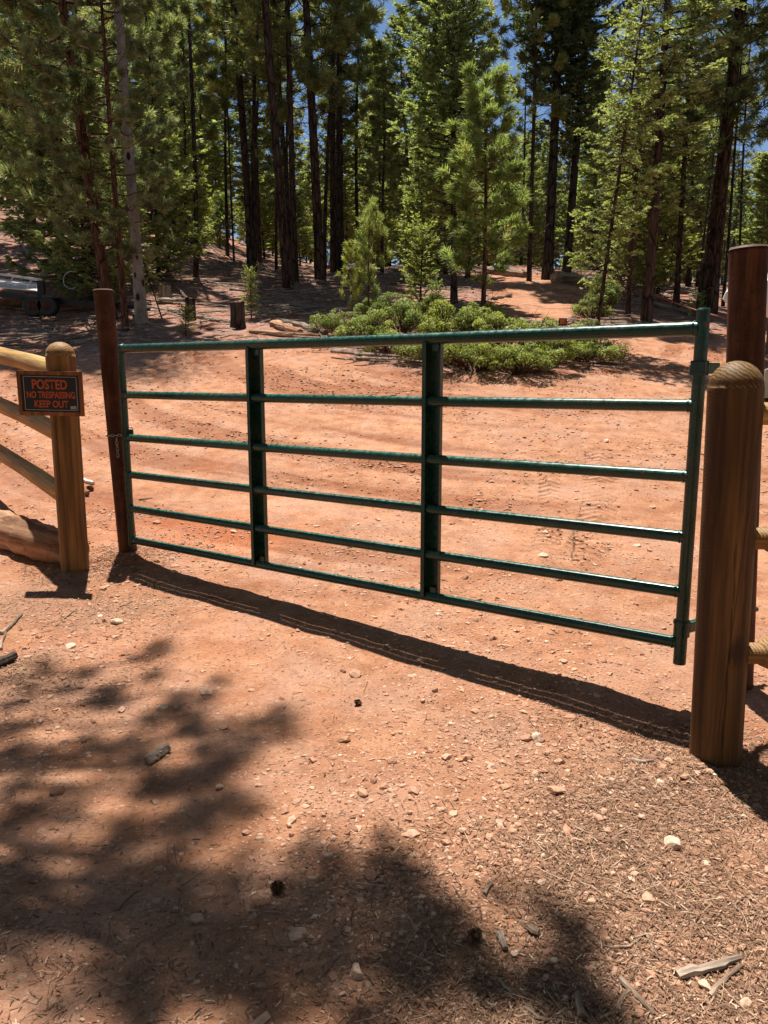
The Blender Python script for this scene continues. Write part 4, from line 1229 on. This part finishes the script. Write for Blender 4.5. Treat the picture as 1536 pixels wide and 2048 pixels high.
# ------------------------------------------------------------------ shrubs
def mk_shrub(seed, wdt, hgt, nleaf, clumps):
    clumps = int(clumps * .8); wood = MB(); fol = MB(); C = []; Nn = []; T = []
    for k in range(clumps):
        a = rng.random() * 6.28; r = wdt * rng.random() ** .5 * .85
        cx, cy = math.cos(a) * r, math.sin(a) * r; top = hgt * (1 - .45 * (r / wdt) ** 2) * rng.uniform(.40, 1.30)
        e_ = np.array([cx, cy, top * .8])
        wood.tube(np.array([[cx * .15, cy * .15, -.05], [cx * .55, cy * .55, top * .35], e_]), [.014, .010, .004], 4, cap=False)
        for q in range(4):
            f = e_ + rng.normal(0, .09, 3); wood.tube(np.array([[cx * .55, cy * .55, top * .4], f]), [.006, .003], 3, cap=False)
        n = nleaf // clumps
        d = unit(rng.normal(0, 1, (n, 3)) + [0, 0, .45]); rad = rng.uniform(.5, 1.0, (n, 1)) ** .6
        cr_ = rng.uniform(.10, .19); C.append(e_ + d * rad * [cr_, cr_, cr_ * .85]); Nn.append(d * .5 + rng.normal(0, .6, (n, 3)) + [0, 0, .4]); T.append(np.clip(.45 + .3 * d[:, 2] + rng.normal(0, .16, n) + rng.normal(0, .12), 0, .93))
    for k in range(clumps):
        a = rng.random() * 6.28; q = rng.uniform(.5, 1.08) * wdt; b0 = np.array([math.cos(a) * q * .4, math.sin(a) * q * .4, .05]); b1 = np.array([math.cos(a) * q, math.sin(a) * q, hgt * rng.uniform(.3, 1.15)])
        wood.tube(np.array([b0, (b0 + b1) / 2 + rng.normal(0, .05, 3), b1]), [.008, .006, .002], 3, cap=False, tint=.9)
    C = np.concatenate(C); C[:, 2] = np.maximum(C[:, 2], .03)
    T = np.concatenate(T); T[rng.random(len(T)) < .01] = 1
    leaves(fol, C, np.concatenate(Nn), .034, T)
    return mesh_data('stems', wood, BARKR, True), mesh_data('foliage', fol, SHRUB)


SH = [mk_shrub(0, .62, .58, 5200, 34), mk_shrub(1, .8, .45, 6000, 44), mk_shrub(2, .42, .72, 3600, 22)]


def shrub(var, px, py, s, label, sz=1.0, group='green shrubs on the island in the clearing'):
    e = empty('shrub', hit(px, py)); e.scale = (s * .92, s * .92, s * sz * (.82 if 'island' in group else 1)); e.rotation_euler = (0, 0, random.random() * 6.28)
    for nm, me in zip(('stems', 'foliage'), SH[var]):
        o = bpy.data.objects.new(nm, me); col.objects.link(o); o.parent = e
    tag(e, label, 'shrub', group)


for a in [(1, 690, 668, .9, 'low green shrub at the left tip of the island'), (0, 735, 690, 1.0, 'rounded green shrub left of the first gate brace'), (1, 790, 712, .85, 'low leafy shrub at the front edge left of the brace'),
          (0, 805, 664, 1.1, 'bright green shrub behind the top gate rail'), (1, 870, 728, .95, 'low leafy shrub right behind the second gate brace'), (0, 890, 680, 1.15, 'wide green shrub behind the second gate brace'),
          (2, 950, 690, 1.0, 'upright shrub under the young pine'), (1, 950, 738, .95, 'low sprawling shrub below the young pine'), (0, 1010, 700, 1.1, 'shrub right of the young pine trunk'), (1, 1030, 745, .9, 'low dark-based shrub at the front of the island'),
          (0, 1085, 735, 1.0, 'rounded shrub at the nearest point of the island'), (2, 1090, 705, .8, 'tall shrub left of the leaning twiggy fir'), (0, 1145, 715, 1.05, 'shrub under the leaning twiggy fir'), (1, 1180, 728, .8, 'low shrub at the right tip of the island'),
          (2, 985, 668, .8, 'taller bright shrub close to the young pine trunk'), (2, 860, 650, .85, 'bushy bright shrub in front of the lime sapling'), (0, 760, 640, .95, 'rear shrub below the pine sapling')]:
    shrub(*a)
for a in [(2, 1200, 634, 1.0, 'bright green shrub at the right edge of the path'), (0, 1182, 640, .75, 'low bright shrub left of the path-side shrub')]:
    shrub(*a, group='shrubs beside the path')
shrub(2, 1215, 630, .9, 'small green shrub behind the leaning twiggy fir', group='shrubs beside the path')
shrub(1, 610, 500, 1.3, 'pale green bush on the hillside between big trunks', group='bushes on the hillside')
shrub(2, 655, 540, 1.0, 'dark little bush at the foot of the big pines', group='bushes on the hillside')

# seedlings near the stumps
plant('fir_sapling', 0, hit(372, 672), .52, name='fir_seedling', label='tiny fir seedling beside the stump left of the gate brace', cat='seedling', sxy=1.6)
plant('fir_sapling', 1, hit(503, 640), .95, name='fir_seedling', label='pale fir seedling growing right behind the square stump', cat='seedling', sxy=.9)
plant('understory_fir', 1, hit(592, 520), 1.2, name='fir_seedling', label='dark fir seedling at the foot of the leaning tall pine', cat='seedling')
plant('fir_sapling', 0, hit(1392, 640), .6, name='fir_seedling', label='small green seedling under the red rope', cat='seedling', sxy=1.5)


# ------------------------------------------------------------------ stumps, logs
def stump(px, py, wpx, hpx, label, mat=BARKD, lean=0.0):
    b = hit(px, py); sc_ = b[1] / FPX; r = wpx * sc_ / 2; h = hpx * sc_ * 1.02
    mb = MB(); n = 12
    P = np.array([[lean * h * t, 0, h * t - .06] for t in np.linspace(0, 1, 6)])
    mb.tube(P, r * np.array([1.25, 1.08, 1, .98, .97, .95]), 11, cap=False)
    th = np.arange(11) / 11 * 6.28; ring = P[-1] + np.stack([np.cos(th) * r * .95, np.sin(th) * r * .95, rng.uniform(-.02, .05, 11)], -1)
    mb.add(np.vstack([ring, P[-1] + [0, 0, .01]]), np.stack([np.arange(11), (np.arange(11) + 1) % 11, np.full(11, 11)], -1), .9)
    o = mb.build('tree_stump', mat, None, False); o.location = tuple(b); return tag(o, label, 'stump')


stump(382, 640, 20, 44, 'dark sawn stump left of the small seedling, ahead of a log')
stump(476, 656, 29, 52, 'wide square-topped stump right of the tiny seedling')
stump(404, 532, 14, 40, 'broken leaning stump on the shaded hillside', GREYW, -.45)
stump(330, 597, 26, 28, 'short pale-topped stump right of the aspen', GREYW)
stump(684, 520, 12, 30, 'black charred stump behind the paired pines')


def log(p0, p1, r, label, mat=GREYW, lift=0.6, name='fallen_log', n=9):
    a = hit(*p0); b = hit(*p1); P = np.array([a + (b - a) * t for t in np.linspace(0, 1, n)])
    P[1:-1] += rng.normal(0, .02, (n - 2, 3)); P[:, 2] = gh(P[:, 0], P[:, 1]) + r * lift
    mb = MB(); mb.tube(P, np.linspace(r, r * .75, n) * (1 + rng.normal(0, .05, n)), 9, rough=.08)
    c = P.mean(0); o = mb.build(name, mat, None, False, origin=c, axis=b - a); return tag(o, label, 'log' if name == 'fallen_log' else 'branch')


log((318, 606), (374, 606), .075, 'pale log lying from the short stump to the sawn stump')
log((338, 622), (440, 646), .05, 'thin log sloping down past the sawn stump')
log((545, 655), (600, 672), .09, 'split weathered log end behind the top gate rail', LOGW)
log((560, 648), (652, 672), .07, 'long grey log lying just left of the shrubs')
log((500, 668), (640, 676), .05, 'thin brown log flat behind the gate rail', LOGW)
log((455, 470), (530, 500), .10, 'grey log high on the hillside left of the big pines')
log((395, 470), (460, 492), .09, 'fallen trunk on the upper shaded slope')
log((720, 560), (800, 572), .06, 'thin branch log on the slope behind the pine sapling', STICK)
log((980, 548), (1050, 556), .14, 'grey log left of the slim pine at the path top')
log((1110, 566), (1200, 572), .18, 'big pale log in shade under the columnar firs')
log((985, 600), (1022, 592), .05, 'short dead branch pile at the left of the path', STICK)
log((1200, 600), (1290, 612), .10, 'fallen log crossing behind the brown-trunked fir')
log((1010, 662), (1120, 672), .035, 'dead branch lying along the foot of the path', STICK)
log((1300, 610), (1380, 632), .07, 'log lying below the rope near the slim fir')
log((25, 475), (85, 540), .05, 'dead branch pile on the slope above the trailer')
log((575, 505), (640, 512), .12, 'brown log between the big pine trunks', LOGW)

# ------------------------------------------------------------------ foreground sticks, stones, cones
def stick(p0, p1, r, label, mat=STICK, curve=.003, name='stick', taper=.6, sides=8):
    a = hit(*p0); b = hit(*p1); n = 10; t = np.linspace(0, 1, n); d = b - a; curve = min(curve, .12 * np.linalg.norm(d)) * random.choice((-1, 1)); L = np.linalg.norm(d); s = np.array([-d[1], d[0], 0]) / L
    P = a + d * t[:, None] + s * (curve * np.sin(t * math.pi))[:, None] + np.cumsum(rng.normal(0, .0022, (n, 3)), 0) * min(1, L / .15)
    P[:, 2] = _gdet(P[:, 0], P[:, 1]) + r * .75 + .002
    mb = MB(); mb.tube(P, r * np.linspace(1, taper, n) * (1 + rng.normal(0, .07, n)), sides, rough=.07)
    o = mb.build(name, mat, None, False, origin=P.mean(0), axis=d); return tag(o, label, 'stick')


stick((295, 1528), (340, 1500), .017, 'short thick grey stick lying in the dappled shade', GREYW, 0, taper=1.0, sides=12)
o = stick((1352, 1958), (1475, 1928), .011, 'broken pale wood chunk, largest stick at the lower right', GREYW, .006, taper=.7, sides=7)
stick((1418, 1998), (1487, 1940), .006, 'dark curved stick beside the broken pale chunk')
stick((1240, 1962), (1300, 2044), .007, 'dark forked stick below the left end of the pale chunk')
stick((1235, 2030), (1258, 1985), .006, 'short curved stick left of the dark forked stick', curve=-.01)
stick((1050, 2020), (1095, 2052), .005, 'thin stick at the bottom edge near the cone shadow')
stick((1165, 2045), (1160, 2000), .009, 'stubby upright-pointing stick at the bottom edge', taper=.9)
stick((1000, 1965), (1030, 1995), .005, 'thin twig left of the stubby stick')
stick((970, 1792), (988, 1770), .0055, 'small grey stick right of the big dappled shadow')
stick((1145, 1660), (1230, 1705), .0022, 'long thin needle twig across the gravel')
stick((1205, 1895), (1300, 1868), .003, 'fine bowed twig above the pale chunk', curve=.02)
stick((1290, 1870), (1325, 1930), .003, 'grey twig crossing the fine bowed twig')
stick((1262, 1520), (1305, 1525), .006, 'pale crooked stick near the foot of the thick post', GREYW, .02)
stick((1060, 1860), (1078, 1875), .012, 'thumb-sized brown stick in the small lower shadow')
stick((1490, 1790), (1536, 1840), .003, 'curved vine-like twig at the right edge', curve=-.06)
stick((2, 1270), (42, 1230), .010, 'forked grey stick at the left edge')
stick((2, 1300), (12, 1262), .007, 'second grey stick at the left edge, below the forked one')
stick((-30, 1345), (30, 1322), .028, 'dark rotten wood chunk at the left edge in sunlight', BARKD, 0, taper=.7)
stick((128, 1238), (152, 1220), .004, 'thin twig right of the forked grey stick')
stick((240, 1215), (268, 1205), .004, 'thin twig near the shadow of the latch pole')
stick((168, 962), (187, 970), .017, 'white stick poking out behind the sign post', m_plain('white_stick', (.75, .70, .68), .7), 0, taper=.8, sides=10)
stick((278, 1001), (305, 997), .008, 'small dark stick lying just inside the gate')
stick((480, 1785), (470, 1755), .0025, 'pale needle pair beside the cone')
stick((235, 1820), (270, 1790), .003, 'faint twig in the deep shade')
stick((850, 1905), (865, 1880), .004, 'fine straw stick near the dark cone', curve=.005)
stick((1000, 1875), (1012, 1905), .010, 'tan wood chip right of the dark cone', GREYW)


def stone(px, py, wpx, hpx, label, tint=.8, flat=.8):
    b = hit(px, py); Y = b[1]; r = wpx / FPX * math.hypot(Y, CZ) / 2
    import bmesh
    bm = bmesh.new(); bmesh.ops.create_icosphere(bm, subdivisions=3, radius=1)
    seed = rng.normal(0, 4, 3); sx = rng.uniform(.85, 1.1); sy = rng.uniform(.7, .95)
    planes = [(unit(rng.normal(0, 1, 3)), rng.uniform(.55, .85)) for _ in range(9)]
    for v in bm.verts:
        c = np.array(v.co)
        for pn, pd in planes:
            q = c @ pn
            if q > pd: c = c - pn * (q - pd) * .9
        c = c * (1 + .08 * math.sin(c[0] * 5 + seed[0]) * math.cos(c[1] * 6 + seed[1]))
        v.co = Vector((c[0] * r * sx * 1.15, c[1] * r * sy, c[2] * r * flat * hpx / wpx * 1.1))
    me = bpy.data.meshes.new('stone'); bm.to_mesh(me); bm.free()
    a = me.attributes.new('tint', 'FLOAT', 'POINT'); a.data.foreach_set('value', np.full(len(me.vertices), tint, np.float32))
    me.materials.append(STONE)
    o = bpy.data.objects.new('stone', me); col.objects.link(o); o.location = (b[0], b[1], b[2] + r * .22)
    o.rotation_euler = (rng.normal(0, .2), rng.normal(0, .2), rng.random() * 6.28)
    return tag(o, label, 'stone', 'loose stones on the dirt')


for a in [(1347, 1695, 34, 26, 'round pale stone on the needle litter at the right', .95), (1263, 1748, 22, 18, 'pinkish stone down-left of the round pale stone', .6), (710, 1352, 30, 20, 'reddish stone below the middle of the gate shadow', .5),
          (1075, 1480, 26, 20, 'pale stone just below the right part of the gate shadow', .9), (1112, 1585, 38, 18, 'flat orange stone right of the middle gravel', .5), (713, 1955, 32, 42, 'big pale pink stone at the bottom beside the dappled shade', .8),
          (232, 1247, 24, 16, 'pale stone below the latch pole shadow', .9), (142, 1293, 24, 9, 'flat whitish stone left above the dappled shade', .95), (325, 1420, 24, 14, 'flat pale stone at the upper edge of the dappled shade', .8),
          (243, 1424, 18, 12, 'small pointed stone left of the flat pale stone', .6), (128, 1490, 22, 12, 'dark red stone in the left dappled shade', .2), (115, 1590, 32, 22, 'dark lumpy stone in the left shade, below the red one', .05),
          (395, 1840, 24, 20, 'grey stone in the shade left of the cone', .6), (578, 1652, 12, 10, 'small bright round stone in the sunlit dirt', .95), (1322, 1570, 20, 14, 'white stone below the foot of the thick post', 1.0),
          (1080, 1658, 13, 17, 'upright pebble in the right gravel', .7), (1085, 1113, 22, 10, 'flat tan stone on the tyre tracks behind the gate', .9), (1212, 884, 14, 9, 'small pale stone high on the lot behind the gate', .9),
          (858, 1275, 14, 10, 'small stone just above the gate shadow', .5), (845, 1404, 13, 11, 'small tan stone below the gate shadow', .6), (1128, 1325, 14, 9, 'pale stone beneath the lowest rail', .8), (398, 1215, 10, 7, 'small stone near the left end of the gate shadow', .6),
          (640, 1128, 10, 7, 'tiny stone in the gap under the gate', .6), (468, 1065, 14, 8, 'pale stone on the red scuffed patch', .85), (1410, 1978, 24, 12, 'orange-white stone beside the pale wood chunk', .8), (1108, 1928, 14, 16, 'grey-white stone right of the small lower shadow', 1.0),
          (1028, 1912, 14, 10, 'yellowish stone by the lower sticks', .9), (925, 1665, 16, 10, 'flat stone in the middle gravel', .7), (760, 1765, 14, 8, 'small dark stone at the edge of the lower shade', .3), (505, 1862, 10, 7, 'small stone beside the shade right of the cone', .6),
          (170, 1935, 14, 18, 'pale chip deep in the lower left shade', .9), (440, 1575, 16, 8, 'flat tan chip right of the thick grey stick', .6), (1490, 2015, 26, 14, 'flat stone in the bottom right corner', .7)]:
    stone(*a)


def cone(px, py, wpx, label):
    b = hit(px, py); r = wpx / FPX * math.hypot(b[1], CZ) / 2; mb = MB()
    ax = unit(np.array([rng.normal(), rng.normal(), .35])); a = unit(np.cross(ax, [0, 0, 1.0])); c = np.cross(ax, a)
    L = r * 2.0
    mb.tube([-ax * L * .5, ax * L * .5], [r * .5, r * .2], 8)
    for k in range(70):
        f = k / 70; th = k * 2.39996; rad = r * (1.0 - .75 * f ** 1.6) * (.55 + .9 * min(f * 3, .5)); o_ = ax * L * (f - .5)
        d = unit(math.cos(th) * a + math.sin(th) * c + ax * .35); s = np.cross(d, ax) * r * .26
        p = o_ + d * rad
        mb.add([o_ - s * .4, o_ + s * .4, p + s, p + ax * r * .10, p - s, p + d * r * .1 + ax * r * .16], [[0, 1, 2, 3], [0, 3, 4, 0][:4], [3, 2, 5, 4]], rng.random())
    o = mb.build('pine_cone', m_cone, None, False); o.location = (b[0], b[1], b[2] + r * .8); return tag(o, label, 'pine cone', 'pine cones on the dirt')


m_cone = m_pebble('cone_scales', ((0, (.06, .03, .02)), (.5, (.16, .085, .05)), (1, (.34, .21, .13))))
cone(556, 1787, 26, 'brown open pine cone in the lower middle shade')
cone(948, 1886, 27, 'dark red-brown pine cone left of the small lower shadow')
cone(181, 982, 13, 'small brown pine cone beside the sign post')
cone(174, 992, 11, 'smaller pine cone just below the one beside the sign post')
cone(716, 1412, 14, 'small pine cone below the reddish stone')

# ------------------------------------------------------------------ trailer at the left
def trailer():
    Y = float(hit(100, 640)[1])
    p = lambda x, y, dy=0: at(x, y, Y + dy)
    root = empty('utility_trailer', hit(98, 640)); tag(root, 'low black flatbed utility trailer with raised ramp rails under the spruce', 'trailer')
    add = lambda mb, nm, mat, sm=False: child_world(mb.build(nm, mat, None, sm), root)
    deckm = m_plain('trailer_deck', (.80, .78, .75), .7, .1, nscale=4)
    gal = m_plain('galvanised', (.72, .74, .78), .5, .2)
    def beam(a, b, wv=.06, hv=.1):
        a = np.array(a); b = np.array(b); d = b - a; L = np.linalg.norm(d); d /= L; s = unit(np.cross(d, [0, 0, 1.0])); u_ = np.cross(s, d)
        return (a + b) / 2, (L, wv, hv), np.array([d, s, u_]).T
    # near and far side beams of the bed, running down to the right
    for dy in (0, 1.5):
        mb = MB(); mb.box(*beam(p(-220, 558, dy), p(100, 603, dy), .05, .11)); mb.box(*beam(p(96, 602, dy), p(245, 612, dy), .05, .10)); add(mb, 'side_beam', BLACKM)
    mb = MB()
    a, b, c, d = p(-215, 556, .05), p(82, 584, .05), p(82, 568, 1.45), p(-215, 534, 1.45)
    for k in range(7):
        t0, t1 = k / 7 + .008, (k + 1) / 7 - .008
        q = [a + (d - a) * t0, b + (c - b) * t0, b + (c - b) * t1, a + (d - a) * t1]
        up3 = np.array([0, 0, .02]); V = np.array(q + [x + up3 for x in q]); mb.add(V, [[0, 3, 2, 1], [4, 5, 6, 7], [0, 1, 5, 4], [1, 2, 6, 5], [2, 3, 7, 6], [3, 0, 4, 7]])
    add(mb, 'deck', deckm)
    for dy, oy in ((0.0, 0), (1.5, 0)):
        mb = MB(); mb.tube([p(-220, 518, dy), p(84, 560, dy)], .024, 8); mb.tube([p(-220, 546, dy), p(84, 572, dy)], .020, 8)
        for xx in (-180, -110, -45, 18, 55):
            yt = 518 + (xx + 220) * 42 / 304; mb.tube([p(xx + 10, yt, dy), p(xx - 2, yt + 20, dy)], .012, 6)
        add(mb, 'guard_rail', gal, True)
    mb = MB(); mb.box(*beam(p(82, 562), p(84, 612), .10, .12)); add(mb, 'upright', BLACKM)
    for xx in (68, 96):
        for dy in (-.12, 1.62):
            c = p(xx, 612, dy); w_ = MB(); w_.tube([c + [0, -.085, 0], c + [0, -.07, 0], c + [0, .07, 0], c + [0, .085, 0]], [.17, .20, .20, .17], 24)
            wo = add(w_, 'wheel', BLACKM, False); r_ = MB(); r_.tube([c + [0, -.095, 0], c + [0, -.075, 0]], [.085, .10], 16)
            ro = r_.build('rim', RUST); ro.parent = wo; ro.matrix_parent_inverse = wo.matrix_parent_inverse
            ro.parent = wo; ro.matrix_parent_inverse = Matrix.Identity(4)
    mb = MB(); c = p(97, 597); mb.box(p(82, 596, -.12), (.75, .20, .025)); add(mb, 'fender', BLACKM)
    mb = MB(); mb.tube([p(205, 608, .7), p(300, 618, .7)], .04, 8); mb.tube([p(185, 610, 0), p(262, 615, .7)], .03, 6); mb.tube([p(185, 610, 1.5), p(262, 615, .7)], .03, 6); mb.tube([p(285, 600, .7), p(285, 640, .7)], .025, 8)
    add(mb, 'tow_hitch', BLACKM)
    mb = MB(); c = p(62, 591, -.03); mb.box(c, (.05, .02, .03)); add(mb, 'tail_light', m_plain('red_lens', (.4, .01, .01), .3))
    # coiled wire lying on the bed
    mb = MB(); c = p(142, 560, .5)
    mb.tube([c + np.array([.17 * math.cos(t), .05 * math.sin(t * .7), .17 * math.sin(t)]) for t in np.linspace(1.2, 5.2, 20)], .006, 5)
    tag(mb.build('bent_wire', gal, None, True), 'bent grey wire hoop resting over the trailer', 'wire')


trailer()


def board(px, py, L, w_, ang, label):
    c = hit(px, py); mb = MB(); d = np.array([math.cos(ang), math.sin(ang), 0]); q = d * L / 2; c2 = c + q; c3 = c - q
    z1, z0 = gh(*c2[:2]), gh(*c3[:2]); c2[2] = z1 + .05; c3[2] = z0 + .05
    dd = unit(c2 - c3); s = unit(np.cross(dd, [0, 0.3, 1.0])); u_ = np.cross(s, dd)
    mb.box((c2 + c3) / 2, (L, w_, .02), np.array([dd, s, u_]).T); tag(mb.build('board', m_board), label, 'board')


m_board = m_wood('pale_plywood', (.42, .27, .19), (.55, .38, .28), (.64, .48, .37), .5, .8, crack=False)
board(48, 616, 1.0, .7, -.1, 'pale sheet of plywood on the ground left of the trailer wheels')
board(130, 620, 1.3, .6, -.15, 'pale sheet of plywood on the ground right of the trailer wheels')

# ------------------------------------------------------------------ rope, small sign, white tarp, box at the right
a = hit(1300, 640); a = at(1302, 588, float(a[1]) + 1.0); b = at(1640, 655, a[1] - 3.0)
t = np.linspace(0, 1, 24)[:, None]; P = a + (b - a) * t; P[:, 2] -= .18 * np.sin(t[:, 0] * math.pi)
mb = MB(); mb.tube(P, .016, 6); tag(mb.build('rope', m_plain('faded_red_rope', (.42, .13, .09), .8), None, True), 'faded red rope strung from the brown-trunked fir to the right', 'rope')

sb = hit(1125, 664)
st = empty('marker_sign', sb); tag(st, 'small orange and black marker sign on a short stake by the path', 'sign')
k = sb[1] / FPX
mb = MB(); mb.tube([sb + [0, .02, -.1], sb + [0, .02, 26 * k]], .014, 6); child_world(mb.build('stake', GREYW), st)
mb = MB(); mb.box(sb + np.array([0, 0, 19 * k]), (15.5 * k, .012, 14 * k)); child_world(mb.build('panel', m_plain('sign_black2', (.03, .02, .02), .6)), st)
mb = MB(); mb.box(sb + np.array([0, -.008, 19.5 * k]), (12 * k, .004, 9.5 * k)); child_world(mb.build('face', m_plain('sign_orange2', (.55, .13, .04), .6, var=.9, nscale=18)), st)

c = at(1463, 590, 12.0)
V = [at(1446, 598, 12), at(1452, 584, 12), at(1463, 567, 12.1), at(1500, 545, 12.6), at(1560, 545, 12.6), at(1560, 640, 12.4), at(1500, 628, 12.2), at(1455, 608, 12)]
mb = MB(); n = len(V); V2 = [v + np.array([0, .02, 0]) for v in V]
ctr = np.mean(V, 0); mb.add(np.vstack([V, [ctr + [0, -.25, .05]]]), [[i, (i + 1) % n, n] for i in range(n)])
mb.add(np.vstack([V2, [np.mean(V2, 0)]]), [[(i + 1) % n, i, n] for i in range(n)])
for i in range(n): mb.add([V[i], V[(i + 1) % n], V2[(i + 1) % n], V2[i]], [[0, 1, 2, 3]])
TARP = m_plain('white_tarp', (.72, .74, .78), .6, var=.12)
tr = mb.build('white_tarp', TARP, None, False)
tag(tr, 'corner of a white tarp showing left of the thick steel pole', 'tarp')
mb = MB(); mb.tube([at(1540, 548, 13), np.append(at(1540, 548, 13)[:2], gh(*at(1540, 548, 13)[:2]) - .1)], .02, 6); child_world(mb.build('support_pole', GREYW), tr) if False else None
mbx = MB(); q = at(1540, 640, 12.8); q2 = q.copy(); q2[2] = gh(*q[:2]) - .1; mbx.tube([at(1540, 600, 12.8), q2], .025, 8)
o = mbx.build('support_pole', GREYW); o.parent = tr

c = hit(1556, 806); zb = float(c[2])
bx = empty('utility_box', (c[0], c[1], zb)); tag(bx, 'pale grey-green metal box half hidden beyond the steel pole', 'box')
hgt = at(1550, 738, c[1])[2] - zb
mb = MB(); mb.box((c[0] + .02, c[1] + .2, zb + hgt / 2 + .03), (.42, .4, hgt - .06), bev=.02); child_world(mb.build('cabinet', m_plain('pale_metal', (.34, .38, .33), .5)), bx)
mb = MB(); mb.tube([(c[0] + .02, c[1] + .2, zb - .1), (c[0] + .02, c[1] + .2, zb + .06)], .06, 10); child_world(mb.build('pedestal', BLACKM), bx)
